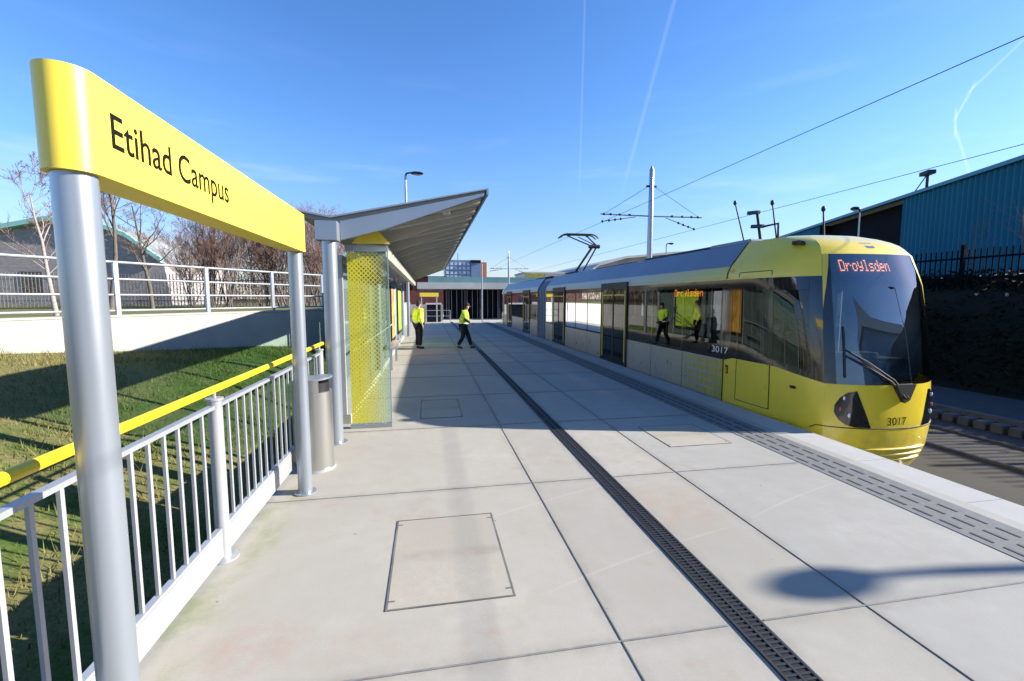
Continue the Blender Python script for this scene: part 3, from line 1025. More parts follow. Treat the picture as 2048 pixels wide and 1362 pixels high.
# roof sheet
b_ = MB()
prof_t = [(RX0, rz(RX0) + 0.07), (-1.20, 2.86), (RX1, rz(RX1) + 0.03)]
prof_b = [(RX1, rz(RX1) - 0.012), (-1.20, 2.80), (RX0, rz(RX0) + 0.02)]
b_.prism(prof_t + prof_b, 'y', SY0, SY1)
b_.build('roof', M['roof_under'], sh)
b_ = MB()
b_.prism([(RX0 - .01, rz(RX0) + 0.072), (-1.20, 2.862), (RX1 + 0.02, rz(RX1) + 0.034), (RX1 + .02, rz(RX1) + 0.05), (-1.20, 2.885), (RX0 - .01, rz(RX0) + .09)], 'y', SY0 - .03, SY1 + .03)
b_.build('roof_sheet', M['roof_top'], sh)
# gable beams and cantilever ribs under the roof
yy = SY0 - 0.05
k = 0
while yy < SY1:
    dd = 0.26
    b_ = MB()
    b_.prism([(-1.08, 2.815 - dd + .03), (-1.08, 2.815), (RX1 - .01, rz(RX1) - 0.016), (RX1 - .01, rz(RX1) - 0.05), (-0.55, rz(-0.55) - .22)], 'y', yy, yy + 0.07)
    b_.build('fascia' if k == 0 else 'rib', M['steel'] if k == 0 else M['roof_rib'], sh)
    yy += 1.3; k += 1
# trapezoidal sheet seams below the roof, running along the slope between ribs
b_ = MB(); yy = SY0 + 0.2
while yy < SY1 - .2:
    b_.prism([(-1.0, rz(-1.0) - 0.085), (-1.0, rz(-1.0) - 0.014), (RX1 - .04, rz(RX1 - .04) - 0.014), (RX1 - .04, rz(RX1 - .04) - 0.085)], 'y', yy, yy + 0.16)
    yy += 0.62
b_.build('soffit_sheet', M['roof_rib'], sh)
b_ = MB(); b_.box(RX1 + .021, RX1 + .05, SY0 - .03, SY1 + .03, rz(RX1) - .03, rz(RX1) + .052); b_.build('edge_trim', M['steel'], sh)
# yellow cheek under the near gable
b_ = MB(); b_.prism([(-1.0, 2.59), (-0.74, 2.86), (-0.50, 2.59)], 'y', SY0 + 0.30, SY0 + 0.34)
b_.build('cheek_panel', M['yellow_sign'], sh)
for xx in (-.35, .28):
    b_ = MB(); b_.tube([(xx, SY0 + .6, rz(xx) - .075), (xx, SY0 + .6, rz(xx) - .041)], .06, 16); b_.build('downlight', M['lamp_lens'], sh, smooth=40)
# header beam and gutter
M['beam'] = mat('beige_beam', (0.36, 0.33, 0.27), .5, var=.15, vscale=3)
b_ = MB(); b_.box(-0.70, -0.58, 6.634, SY1 - .4, 2.44, 2.62); b_.build('header_beam', M['beam'] if 'beam' in M else M['fence_steel'], sh)
# end screen
ey = 6.60
ex0, ex1 = -1.20, -0.56
b_ = MB(); b_.box(ex0 + .10, ex1, ey - .006, ey + .006, 0.06, 2.50)
sc_ = b_.build('end_screen', M['shelter_glass'], sh)
so = thing  # noqa
fr = MB(); fr.face([(ex0 + .10, ey - .009, 0.075), (ex1 - .02, ey - .009, 0.075), (ex1 - .02, ey - .009, 2.48), (ex0 + .10, ey - .009, 2.48)])
fo = fr.build('yellow_film', M['frit'], sc_, fix=False)
for vtx in fo.data.vertices: vtx.co.x -= (ex0 + .10) - sh.location.x
fo.location.x = (ex0 + .10) - sh.location.x
b_ = MB(); b_.box(ex0 + .08, ex1 + .012, ey - .03, ey + .03, 2.502, 2.585); b_.build('top_frame', M['steel'], sh)
b_ = MB(); b_.box(ex0 + .08, ex1 + .012, ey - .025, ey + .025, 0.003, 0.058); b_.build('bottom_frame', M['steel'], sh)
b_ = MB(); b_.box(ex1 + .001, ex1 + .012, ey - .012, ey + .012, 0.06, 2.5); b_.build('edge_strip', M['glass_edge'] if 'glass_edge' in M else M['steel'], sh)
# glazed back wall
ups = [6.9, 8.4, 9.9, 11.6, 13.2, 14.8, 16.0, 17.2, 18.7, 20.2, 21.6]
for yy in ups:
    b_ = MB(); b_.box(SX - .035, SX + .035, yy - .035, yy + .035, 0.14, 2.40); b_.build('upright', M['fence_steel'], sh)
for ya, yb in zip(ups, ups[1:]):
    b_ = MB(); b_.box(SX - .006, SX + .006, ya + .037, yb - .037, .2, 2.38); b_.build('glass_panel', M['shelter_glass'], sh)
b_ = MB(); b_.box(SX - .04, SX + .04, ups[0] - .04, ups[-1] + .04, 2.401, 2.47); b_.build('head_rail', M['fence_steel'], sh)
b_ = MB(); b_.box(SX - .05, SX + .09, ups[0] - .04, ups[-1] + .04, 0.002, 0.139); b_.build('plinth', M['wall_conc2'], sh)
b_ = MB(); b_.tube([(SX + .12, 7.0, 1.05), (SX + .12, 14.6, 1.05)], .02, 10); b_.build('lean_rail', M['fence_steel'], sh, smooth=40)

M['poster_a'] = mat('poster_orange', (0.62, 0.33, 0.05), 0.5, var=0.5, vscale=2.5)
M['poster_b'] = mat('poster_white', (0.70, 0.74, 0.78), 0.5, var=0.12, vscale=3)
M['poster_c'] = mat('poster_lime', (0.40, 0.58, 0.04), 0.5, var=0.1, vscale=3)
posters = [(14.85, 15.95, 'poster_a', 'orange and yellow poster in a dark frame on the shelter wall'),
           (16.05, 17.1, 'poster_b', 'white information poster on the shelter wall behind the standing man'),
           (18.0, 20.0, 'poster_c', 'lime green panel at the far end of the shelter wall')]
for ya, yb, mk, lab in posters:
    t_ = thing('poster_case', lab, 'poster', (SX + .06, (ya + yb) / 2, 1.3), 'posters on the shelter wall')
    b_ = MB(); b_.box(SX + .04, SX + .085, ya, yb, .45, 2.25); b_.build('frame', M['rubber'], t_)
    b_ = MB(); b_.box(SX + .0855, SX + .09, ya + .09, yb - .09, .56, 2.16); b_.build('sheet', M[mk], t_)
bs = thing('shelter_bench', 'thin steel perch bench along the shelter wall', 'bench', (-1.0, 12.4, 0))
b_ = MB(); b_.box(-1.08, -0.86, 11.7, 13.9, .56, .60); b_.build('seat', M['stainless'], bs)
for yy in (11.9, 13.7):
    b_ = MB(); b_.box(-1.0, -.94, yy - .03, yy + .03, .001, .559); b_.build('leg', M['steel'], bs)

# ================================================================== LAMPS
def street_lamp(x, y, z0, h, head, label, rs=1.0):
    t_ = thing('street_lamp', label, 'street lamp', (x, y, z0), 'column street lamps')
    b_ = MB(); b_.tube([(x, y, z0 - .3), (x, y, z0 + h * .45), (x, y, z0 + h)], [.085 * rs, .07 * rs, .055 * rs], 16); b_.build('column', M['steel'], t_, smooth=40)
    L = head
    b_ = MB()
    b_.tube([(x, y, z0 + h), (x + L * .06, y, z0 + h + .12), (x + L * .3, y, z0 + h + .17)], [.05, .045, .04], 10)
    b_.build('arm', M['dark_gloss'], t_, smooth=40)
    b_ = MB(); b_.sphere((x + L * .68, y, z0 + h + .15), abs(L) * .42, .17, .085, 20, 10); b_.build('lamp_head', M['dark_gloss'], t_, smooth=60)
    b_ = MB(); b_.sphere((x + L * .72, y, z0 + h + .105), abs(L) * .26, .11, .06, 16, 8); b_.build('lens', M['lamp_lens'], t_, smooth=60)
    return t_


street_lamp(-0.98, 22.6, 0, 7.65, 0.78, 'dark headed street lamp rising behind the shelter roof')
street_lamp(14.4, 0.88, 0.2, 4.75, -0.95, 'street lamp by the right hand path whose shadow falls on the platform')
street_lamp(22.3, 40, 0, 6.9, .7, 'distant street lamp above the tram roof right of the catenary mast')
street_lamp(18.6, 17.0, 2.2, 3.4, -.4, 'small street lamp in front of the dark warehouse recess', .45)

# ================================================================== PERSONS
def person(label, x, y, rot, pose, jacket, feet_z=0.0):
    """skinned figure; pose: dict of joint positions in local metres (x forward, y left, z up)"""
    t_ = thing('person', label, 'person', (x, y, feet_z))
    Rm = Matrix.Rotation(rot, 4, 'Z')

    def skinned(name, chains, material, parent, sub=2):
        vs, es, rs = [], [], []
        idx = {}
        for ch in chains:
            prev = None
            for p, r_ in ch:
                key = tuple(round(c, 4) for c in p)
                if key not in idx:
                    idx[key] = len(vs); vs.append(p); rs.append(r_)
                if prev is not None and prev != idx[key]: es.append((prev, idx[key]))
                prev = idx[key]
        me = bpy.data.meshes.new(name); me.from_pydata(vs, es, [])
        ob = bpy.data.objects.new(name, me); COL.objects.link(ob)
        sk = ob.modifiers.new('skin', 'SKIN'); sk.use_smooth_shade = True
        for i_, r_ in enumerate(rs):
            rr_ = r_ if isinstance(r_, tuple) else (r_, r_)
            me.skin_vertices[0].data[i_].radius = rr_
        me.skin_vertices[0].data[0].use_root = True
        sb = ob.modifiers.new('sub', 'SUBSURF'); sb.levels = sub; sb.render_levels = sub
        bpy.context.view_layer.update()
        dg = bpy.context.evaluated_depsgraph_get()
        nm_ = bpy.data.meshes.new_from_object(ob.evaluated_get(dg))
        bpy.data.objects.remove(ob)
        nm_.transform(Rm); nm_.materials.clear(); nm_.materials.append(material)
        o = bpy.data.objects.new(name, nm_); COL.objects.link(o); o.parent = parent
        return o

    P = {k: Vector(v) for k, v in pose.items()}
    hip, chest, neck, head = P['hip'], P['chest'], P['neck'], P['head']
    ch = [[(tuple(hip), .125), (tuple(hip.lerp(chest, .5)), .12), (tuple(chest), .14), (tuple(neck), .055), (tuple(neck.lerp(head, .4)), .05),
           (tuple(head + Vector((0.0, 0, -.03))), (.075, .07)), (tuple(head + Vector((0, 0, .06))), (.085, .075)), (tuple(head + Vector((-.005, 0, .12))), .055)]]
    for s_ in 'lr':
        ch.append([(tuple(hip), .125), (tuple(P['hip_' + s_]), .095), (tuple(P['knee_' + s_]), .062), (tuple(P['ankle_' + s_]), .042)])
        sh_ = P['sh_' + s_]; el = P['el_' + s_]; wr = P['wr_' + s_]; hd_ = P['hand_' + s_]
        ch.append([(tuple(chest), .14), (tuple(sh_), .062), (tuple(el), .045), (tuple(wr), .028), (tuple(hd_), (.036, .02))])
        fd = (hd_ - wr).normalized(); side = fd.orthogonal().normalized()
        for k, (o_, L) in enumerate(((-.03, .07), (-.01, .082), (.01, .076), (.03, .06))):
            b0 = hd_ + side * o_ + fd * .03
            ch.append([(tuple(hd_), (.036, .02)), (tuple(b0), .010), (tuple(b0 + fd * L * .6), .009), (tuple(b0 + fd * L + fd.cross(side) * .02), .008)])
        th = hd_ - side * .045
        ch.append([(tuple(hd_), (.036, .02)), (tuple(th), .011), (tuple(th + fd * .05), .009)])
    body = skinned('body', ch, M['skin'], t_)
    # face: nose, ears
    fm = MB()
    hx = head
    fm.sphere((hx.x + .088, hx.y, hx.z + .015), .016, .012, .02, 8, 6)
    for s_ in (-1, 1): fm.sphere((hx.x - .005, hx.y + s_ * .078, hx.z + .02), .018, .008, .028, 8, 6)
    em = MB()
    for s_ in (-1, 1): em.sphere((hx.x + .076, hx.y + s_ * .03, hx.z + .045), .008, .012, .006, 8, 6)
    em.box(hx.x + .070, hx.x + .078, hx.y - .024, hx.y + .024, hx.z - .036, hx.z - .030)
    for mb_, nm_, mt_ in ((fm, 'nose_and_ears', M['skin']), (em, 'eyes_and_mouth', M['hair'])):
        o = mb_.build(nm_, mt_, None, smooth=60); o.data.transform(Rm); o.parent = t_
    hm = MB(); hm.sphere((hx.x - .018, hx.y, hx.z + .075), .098, .090, .088, 14, 8); hm.sphere((hx.x - .05, hx.y, hx.z + .02), .066, .08, .085, 12, 8)
    o = hm.build('hair', M['hair'], None, smooth=60); o.data.transform(Rm); o.parent = t_
    # jacket and trousers
    jk = [[(tuple(hip + Vector((0, 0, -.06))), (.18, .21)), (tuple(hip.lerp(chest, .45)), (.18, .20)), (tuple(chest), (.165, .20)), (tuple(chest.lerp(neck, .75)), (.08, .09))]]
    for s_ in 'lr':
        jk.append([(tuple(chest), (.165, .20)), (tuple(P['sh_' + s_]), .085), (tuple(P['el_' + s_]), .066)])
    skinned('jacket', jk, jacket, t_)
    for s_ in 'lr':
        skinned('sleeve', [[(tuple(P['sh_' + s_].lerp(P['el_' + s_], .86)), .062), (tuple(P['el_' + s_]), .064), (tuple(P['wr_' + s_]), .05)]], pose_sleeve[0], t_)
    tr = []
    for s_ in 'lr':
        tr.append([(tuple(hip), .15), (tuple(P['hip_' + s_]), .112), (tuple(P['knee_' + s_]), .085), (tuple(P['ankle_' + s_] + Vector((0, 0, .02))), .07)])
    skinned('trousers', tr, M['trouser'], t_)
    for s_ in 'lr':
        a_ = P['ankle_' + s_]; f_ = P['toe_' + s_]
        skinned('shoe', [[(tuple(a_ + Vector((-.04, 0, -.035))), .042), (tuple(a_.lerp(f_, .5) + Vector((0, 0, -.015))), .045), (tuple(f_), .036)]], M['rubber'], t_)
    # reflective tape
    tp = MB()
    for f_ in (.12, .55):
        c_ = hip.lerp(chest, f_)
        rg_ = [(c_.x + .172 * math.cos(a / 20 * 6.283), c_.y + .192 * math.sin(a / 20 * 6.283)) for a in range(20)]
        tp.grid([[(p[0], p[1], c_.z - .025) for p in rg_], [(p[0], p[1], c_.z + .025) for p in rg_]], close=True)
    o = tp.build('tape', M['reflect'], None, smooth=60); o.data.transform(Rm); o.parent = t_
    return t_


pose_sleeve = [M['hivis']]
stand = dict(hip=(0, 0, .95), chest=(.01, 0, 1.34), neck=(.01, 0, 1.50), head=(.035, 0, 1.62),
             hip_l=(0, .095, .88), knee_l=(.03, .10, .49), ankle_l=(0, .10, .09), toe_l=(.17, .12, .036),
             hip_r=(0, -.095, .88), knee_r=(.02, -.10, .49), ankle_r=(-.02, -.10, .09), toe_r=(.15, -.12, .036),
             sh_l=(0, .19, 1.42), el_l=(-.06, .25, 1.14), wr_l=(.05, .20, .93), hand_l=(.09, .17, .87),
             sh_r=(0, -.19, 1.42), el_r=(-.10, -.26, 1.15), wr_r=(.0, -.24, .92), hand_r=(.03, -.23, .85))
person('man in yellow hi-vis jacket and black trousers standing by the shelter', -0.38, 16.9, R(35), stand, M['hivis'])
pose_sleeve = [M['cap']]
walk = dict(hip=(0, 0, .90), chest=(.07, 0, 1.28), neck=(.11, 0, 1.43), head=(.155, 0, 1.54),
            hip_l=(.0, .095, .84), knee_l=(.17, .09, .49), ankle_l=(.27, .08, .09), toe_l=(.44, .08, .05),
            hip_r=(0, -.095, .83), knee_r=(.0, -.10, .45), ankle_r=(-.19, -.10, .11), toe_r=(-.03, -.11, .036),
            sh_l=(.06, .19, 1.36), el_l=(-.06, .27, 1.10), wr_l=(.12, .22, .94), hand_l=(.18, .19, .90),
            sh_r=(.06, -.19, 1.36), el_r=(.10, -.26, 1.09), wr_r=(.28, -.22, .98), hand_r=(.34, -.20, .95))
person('person in green hi-vis vest and dark trousers walking across the platform', 1.25, 16.65, R(-12), walk, M['hivis_green'])
#%%TRAM%%
# ================================================================== TRAM
TCX, TNY = 6.47, 5.10
tram = thing('tram', 'yellow and silver articulated tram numbered 3017 standing at the platform', 'tram', (TCX, TNY, 0))


def pw(tab, z):
    if z <= tab[0][0]: return tab[0][1]
    for (a, b), (c, d) in zip(tab, tab[1:]):
        if z <= c: return lerp(b, d, (z - a) / (c - a))
    return tab[-1][1]


HW = [(-.62, 1.12), (-.5, 1.17), (-.3, 1.2), (2.2, 1.2), (2.30, 1.185), (2.42, 1.13), (2.85, .80), (2.93, .4)]
HWC = [(-.62, .80), (-.5, .87), (-.2, .92), (0, .94), (.65, .93), (1.4, .915), (2.08, .88), (2.5, .80), (2.70, .70), (2.80, .58), (2.85, .5)]
YC = [(-.62, 5.30), (-.5, 5.17), (-.3, 5.11), (0, 5.09), (.62, 5.12), (1.4, 5.26), (2.08, 5.45), (2.5, 5.612), (2.64, 5.735), (2.76, 5.95), (2.85, 6.25)]
BU = [(.65, .30), (1.4, .26), (2.08, .17), (2.5, .13), (2.85, .08)]
YT = 6.8


def side_pt(Y, z, sgn):
    return Vector((TCX + sgn * pw(HW, z), Y, z))


def taper_pt(t, z, sgn):
    yk = pw(YC, z) + pw(BU, z)
    p0 = (pw(HW, z), YT); p1 = (pw(HW, z), YT - .60 * (YT - yk)); p2 = (pw(HWC, z), yk)
    a, b, c = (1 - t) ** 2, 2 * t * (1 - t), t * t
    return Vector((TCX + sgn * (a * p0[0] + b * p1[0] + c * p2[0]), a * p0[1] + b * p1[1] + c * p2[1], z))


def front_pt(u, z):
    return Vector((TCX + pw(HWC, z) * u, pw(YC, z) + pw(BU, z) * abs(u) ** 2.7, z))


def station(s, z, sgn):
    """s > 1: along the straight side at Y = s; s <= 1: taper parameter"""
    return side_pt(s, z, sgn) if s > 1.5 else taper_pt(s, z, sgn)


MIR = 39.2


def ident(p): return p
def mirr(p): return Vector((p[0], MIR - p[1], p[2]))


TAP = [0.0, .15, .3, .45, .6, .72, .82, .90, .95, 1.0]
FU = [-1, -.94, -.88, -.78, -.66, -.5, -.33, -.16, 0, .16, .33, .5, .66, .78, .88, .94, 1]


def belt(s):
    if s > 1.5: return .745 if s > 7.25 else .80
    return .80 if s < .40 else lerp(.80, .645, (s - .40) / .60)


def loft(mb, stations, zs, sgn, T, off=0.0):
    rows = []
    for k in range(len(zs)):
        r_ = []
        for s in stations:
            z = zs[k](s) if callable(zs[k]) else zs[k]
            p = station(s, z, sgn)
            if off: p = p + Vector((sgn * off, 0, 0))
            r_.append(T(p))
        rows.append(r_)
    mb.grid(rows)


def fgrid(mb, us, zs, T, off=0.0):
    mb.grid([[T(front_pt(u, z) - Vector((0, off, 0))) for u in us] for z in zs])


LOW = [-.74, -.5, -.3, .03, .35, belt]
UPZ = [2.18, 2.24, 2.30, 2.42, 2.5, 2.6, 2.7, 2.78, 2.85]
FUP = [2.5, 2.6, 2.66, 2.72, 2.78, 2.82, 2.85]


def half_line(T, stations):
    return stations


def make_car(T, yend, doors, first):
    """one half of the tram. doors: (y0, y1) spans along the unmirrored side"""
    nm_ = 'front_car' if first else 'rear_car'
    # --- cab (yellow)
    cab = MB(); low = MB()
    cs = [7.30, 7.05] + TAP
    for sg_ in (-1, 1):
        loft(low, cs, LOW, sg_, T)
        loft(cab, cs, UPZ, sg_, T)
        # roof cap over the cab
        cab.grid([[T(station(s, 2.85, sg_)) for s in cs], [T(Vector((TCX + (station(s, 2.85, sg_).x - TCX) * .5, station(s, 2.85, sg_).y, 2.905 - (.045 * s if s <= 1 else 0)))) for s in cs], [T(Vector((TCX, station(s, 2.85, sg_).y, 2.93 - (.065 * s if s <= 1 else 0)))) for s in cs]])
    fgrid(low, FU, [-.74, -.5, -.3, .03, .2, .35, .5, .645], T)
    fgrid(cab, FU, FUP, T)
    cab.grid([[T(front_pt(u, 2.85)) for u in FU], [T(Vector((TCX, 6.34, 2.865))) for u in FU]])
    c_ = low.build('cab_shell', M['tram_yellow'], tram, smooth=28)
    cab.build('cab_roof', M['tram_yellow'], tram, smooth=19)
    # --- body sides
    ds = sorted(doors)
    spans = []; a = 7.30
    for (d0, d1) in ds:
        spans.append((a, d0)); a = d1
    spans.append((a, yend))
    grey = MB(); liv = MB()
    for i_, (a, b) in enumerate(spans):
        loft(liv if i_ == 0 else grey, [a, (a + b) / 2, b], LOW, -1, T)
    liv.build('dotted_panel', M['livery'] if first else M['tram_grey'], tram, smooth=32)
    loft(grey, [7.30, yend], LOW, 1, T)
    grey.build('side_panel', M['tram_grey'], tram, smooth=32)
    rf = MB()
    ys = [7.30, 9, 11, 13, 15, 17, yend]
    for sg_ in (-1, 1):
        loft(rf, ys, UPZ[3:], sg_, T)
        ct = MB(); loft(ct, ys, UPZ[:4], sg_, T); ct.build('cantrail', M['cantrail'], tram, smooth=40)
        rf.grid([[T(side_pt(s, 2.85, sg_)) for s in ys], [T(Vector((TCX + sg_ * .4, s, 2.905))) for s in ys], [T(Vector((TCX, s, 2.93))) for s in ys]])
    rf.build('roof', M['tram_roof'], tram, smooth=32)
    for sg_ in (-1, 1):
        for zl in ((2.2, 2.3, 2.42, 2.6, 2.85), (-.6, -.3, .03, .4, .75)):
            sm = MB(); sm.tube([T(station(7.30, z, sg_) + Vector((sg_ * .002, 0, .0))) for z in zl], .013, 6)
            sm.build('joint_seal', M['rubber'], tram)
    for (a, b) in spans:
        n_ = max(1, round((b - a) / 1.4))
        for k in range(1, n_):
            if b - a < 1: continue
            yy = lerp(a, b, k / n_)
            q_ = MB(); q_.tube([T(side_pt(yy, z, -1) + Vector((-.0015, 0, 0))) for z in (-.5, -.3, .3, .74)], .0035, 5)
            q_.build('panel_seam', M['rubber'], tram)
    # --- glazing
    wsu = [u for u in FU if abs(u) <= .88]
    ws = MB(); fgrid(ws, wsu, [.645, .8, 1.0, 1.2, 1.4, 1.6, 1.8, 2.0, 2.08, 2.2, 2.35, 2.5], T)
    wso = ws.build('windscreen', M['windscreen'], tram, smooth=60)
    for sg_ in (-1, 1):
        ym = MB()
        ym.grid([[T(front_pt(sg_ * u, z) - Vector((-sg_ * .002, .004, 0))) for u in (.90 + .1 * f_, .95 + .05 * f_, .998)] for z, f_ in ((2.5, 0), (2.35, .1), (2.2, .3), (2.05, .5), (1.9, .75), (1.7, .98))])
        ym.build('windscreen_rim', M['tram_yellow'], tram, smooth=60)
    zz_ = [.645, .8, 1.0, 1.2, 1.4, 1.7, 2.0, 2.08, 2.2, 2.35, 2.5]
    for sg_ in (-1, 1):
        pl = MB()
        lo, hi = sorted((sg_ * .88, sg_ * 1.0))
        fgrid(pl, [lo, (lo + hi) / 2, hi], zz_, T)
        loft(pl, [.86, .90, .95, 1.0], [belt, 1.1, 1.5, 1.9, 2.18], sg_, T)
        for s0, s1 in ((7.30, 7.12), (.36, .42)):
            loft(pl, [s0, s1], [belt, 1.2, 1.7, 2.18], sg_, T, .003)
        for s0, s1 in ((6.98, 6.92),):
            loft(pl, [s0, s1], [belt, 1.2, 1.7, 2.18], sg_, T, .003)
        # dark band round the cab windows
        loft(pl, [7.29, 7.05, 0, .15, .3, .45, .6, .72, .82, .86], [belt, lambda s: belt(s) + .10], sg_, T, .002)
        loft(pl, [7.29, 7.05, 0, .15, .3, .45, .6, .72, .82, .86], [1.98, 2.18], sg_, T, .002)
        pl.build('black_pillar', M['dark_gloss'], tram, smooth=40)
    for sg_ in (-1, 1):
        cw = MB()
        loft(cw, [7.30, 7.05] + [t for t in TAP if t <= .82] + [.86], [belt, 1.1, 1.5, 1.9, 2.18], sg_, T)
        cw.build('cab_window', M['side_glass'], tram, smooth=60)
    sw = MB()
    for (a, b) in spans:
        loft(sw, [a, b], [belt, 2.18], -1, T)
    loft(sw, [7.30, yend], [belt, 2.18], 1, T)
    sw.build('side_window', M['side_glass'], tram)
    br = MB()
    for (a, b) in spans:
        n = max(1, round((b - a) / 1.35))
        for k in range(n + 1):
            yy = lerp(a + .05, b - .05, k / n)
            for p0, p1 in ((yy - .035, yy + .035),):
                for sg_ in ((-1,) if True else ()):
                    loft(br, [p0, p1], [.75, 2.18], sg_, T, .003)
        loft(br, [a, b], [.745, .80], -1, T, .004); loft(br, [a, b], [2.04, 2.18], -1, T, .004)
    for k in range(9):
        yy = lerp(7.4, yend - .1, k / 8)
        loft(br, [yy - .05, yy + .05], [.75, 2.18], 1, T, -.004)
    loft(br, [7.3, yend], [2.02, 2.18], 1, T, -.004)
    br.build('window_bar', M['dark_gloss'], tram)
    # --- doors
    for (d0, d1) in ds:
        x = TCX - 1.2
        fm = MB()
        fm.box(x - .035, x + .06, d0, d0 + .085, -.10, 2.30); fm.box(x - .035, x + .06, d1 - .085, d1, -.10, 2.30)
        fm.box(x - .035, x + .06, d0 + .085, d1 - .085, 2.12, 2.30); fm.box(x - .035, x + .06, d0 + .085, d1 - .085, -.10, .02)
        mid = (d0 + d1) / 2
        fm.box(x - .03, x + .05, mid - .03, mid + .03, .02, 2.12)
        if T is mirr: fm.v = [tuple(mirr(p)) for p in fm.v]
        dr_ = fm.build('door', M['rubber'], tram)
        for a, b in ((d0 + .085, mid - .03), (mid + .03, d1 - .085)):
            lf = MB(); lf.box(x - .018, x - .008, a, b, .02, 2.12)
            if T is mirr: lf.v = [tuple(mirr(p)) for p in lf.v]
            lf.build('door_glass', M['side_glass'], dr_)
        st = MB()
        for a in (d0 + .10, d1 - .145):
            st.box(x - .030, x - .019, a, a + .045, .10, 2.06)
        st.box(x - .027, x - .019, d0 + .145, d1 - .145, 1.93, 1.96)
        if T is mirr: st.v = [tuple(mirr(p)) for p in st.v]
        st.build('yellow_strip', M['pole_yellow'], dr_)
    # --- interior
    it = MB()
    it.box(TCX - 1.12, TCX + 1.12, 7.35, yend, .0, .03)
    if T is mirr: it.v = [tuple(mirr(p)) for p in it.v]
    it.build('floor', M['dash'], tram)
    it = MB(); it.box(TCX - 1.12, TCX + 1.12, 7.35, yend, 2.20, 2.22); it.box(TCX - 1.13, TCX + 1.13, 7.28, 7.33, .03, 2.2)
    if T is mirr: it.v = [tuple(mirr(p)) for p in it.v]
    it.build('ceiling', M['interior'], tram)
    yy = 8.0
    while yy < yend - 1:
        if not any(d0 - .75 < yy < d1 + .2 for d0, d1 in ds):
            for xx in (-.98, -.50, .50, .98):
                if abs(xx) < .6 and int(yy * 3) % 2: continue
                se = MB(); X = TCX + xx
                se.box(X - .2, X + .2, yy, yy + .42, .42, .50); se.box(X - .2, X + .2, yy + .40, yy + .47, .50, 1.18)
                se.box(X - .04, X + .04, yy + .15, yy + .25, .03, .42)
                if T is mirr: se.v = [tuple(mirr(p)) for p in se.v]
                se.build('seat', M['seat'], tram, bevel=.02)
        yy += .85
    gp = MB()
    for d0, d1 in ds:
        for yy in (d0 - .1, d1 + .1): 
            for xx in (-.7, .7): gp.tube([T(Vector((TCX + xx, yy, .03))), T(Vector((TCX + xx, yy, 2.19)))], .018, 8)
    gp.build('grab_pole', M['pole_yellow'], tram, smooth=40)
    ds_ = MB()
    ds_.prism([(5.50, .60), (5.42, .72), (5.62, .93), (6.05, .93), (6.1, .60)], 'x', TCX - .72, TCX + .72)
    ds_.box(TCX - .3, TCX + .35, 5.75, 6.0, .93, 1.02)
    if T is mirr: ds_.v = [tuple(mirr(p)) for p in ds_.v]
    ds_.build('dashboard', M['dash'], tram, bevel=.02)
    se = MB()
    se.box(TCX - .27, TCX + .27, 6.45, 6.95, .48, .60); se.box(TCX - .25, TCX + .25, 6.92, 7.04, .6, 1.28); se.box(TCX - .14, TCX + .14, 6.93, 7.02, 1.28, 1.50)
    se.box(TCX - .08, TCX + .08, 6.6, 6.8, .03, .48)
    if T is mirr: se.v = [tuple(mirr(p)) for p in se.v]
    se.build('driver_seat', M['seat'], tram, bevel=.03)
    # under-frame and wheels
    uf = MB(); uf.box(TCX - 1.0, TCX + 1.0, 5.75, yend, -.55, -.02)
    if T is mirr: uf.v = [tuple(mirr(p)) for p in uf.v]
    uf.build('underframe', M['tram_under'], tram)
    bo = MB()
    for yy in (8.0, 9.9):
        for sg_ in (-.72, .72):
            c0 = T(Vector((TCX + sg_ - .06, yy, -.57))); c1 = T(Vector((TCX + sg_ + .06, yy, -.57)))
            bo.tube([c0, c1], .29, 24)
    bo.build('wheel', M['tram_under'], tram, smooth=40)
    return wso, c_


ws1, cab1 = make_car(ident, 20.0, [(11.38, 13.22), (17.05, 18.75)], True)
ws2, cab2 = make_car(mirr, 17.6, [(8.9, 10.6), (14.2, 15.9)], False)

# articulation bellows
b_ = MB()
for k in range(10):
    y0 = 20.0 + k * .16
    s_ = 1.0 if k % 2 else .95
    prof = [(-1.16, -.4), (-1.16, 2.2), (-1.10, 2.40), (-.78, 2.80), (.78, 2.80), (1.10, 2.40), (1.16, 2.2), (1.16, -.4)]
    b_.prism([(TCX + p[0] * s_, p[1] * (1 if p[1] < 0 else s_ * .5 + .5)) for p in prof], 'y', y0, y0 + .16)
b_.build('bellows', M['bellows'], tram)

# lower front crease, bumper ribs, access panel lines
b_ = MB(); b_.tube([front_pt(u / 20, .035) - Vector((0, .002, 0)) for u in range(-20, 21)] , .007, 6)
b_.tube([taper_pt(1.0, .035, -1), taper_pt(.93, .035, -1) + Vector((-.003, 0, 0)), taper_pt(.86, -.02, -1) + Vector((-.003, 0, 0))], .007, 6)
b_.build('crease', M['rubber'], tram)
for z_ in (-.27, -.355, -.44):
    b_ = MB(); b_.tube([front_pt(u / 20, z_) - Vector((0, .004, 0)) for u in range(-13, 14)], [.004] + [.02] * 25 + [.004], 8)
    b_.build('bumper_rib', M['tram_yellow'], tram, smooth=60)
b_ = MB()
sp = lambda s, z: station(s, z, -1) + Vector((-.002, 0, 0))
b_.tube([sp(6.95, .79), sp(6.95, .09)], .005, 6)
b_.tube([sp(6.95, .09)] + [sp(t, .09) for t in (0, .15, .3, .38)], .006, 6)
b_.tube([sp(.38, .09), sp(.38, .45), sp(.38, .79)], .007, 6)
b_.build('panel_line', M['rubber'], tram)
b_ = MB(); b_.tube([sp(6.98, 2.22), sp(6.98, 2.29)] + [sp(t, 2.29) for t in (0, .15, .3, .40)] + [sp(.40, 2.22)], .006, 6)
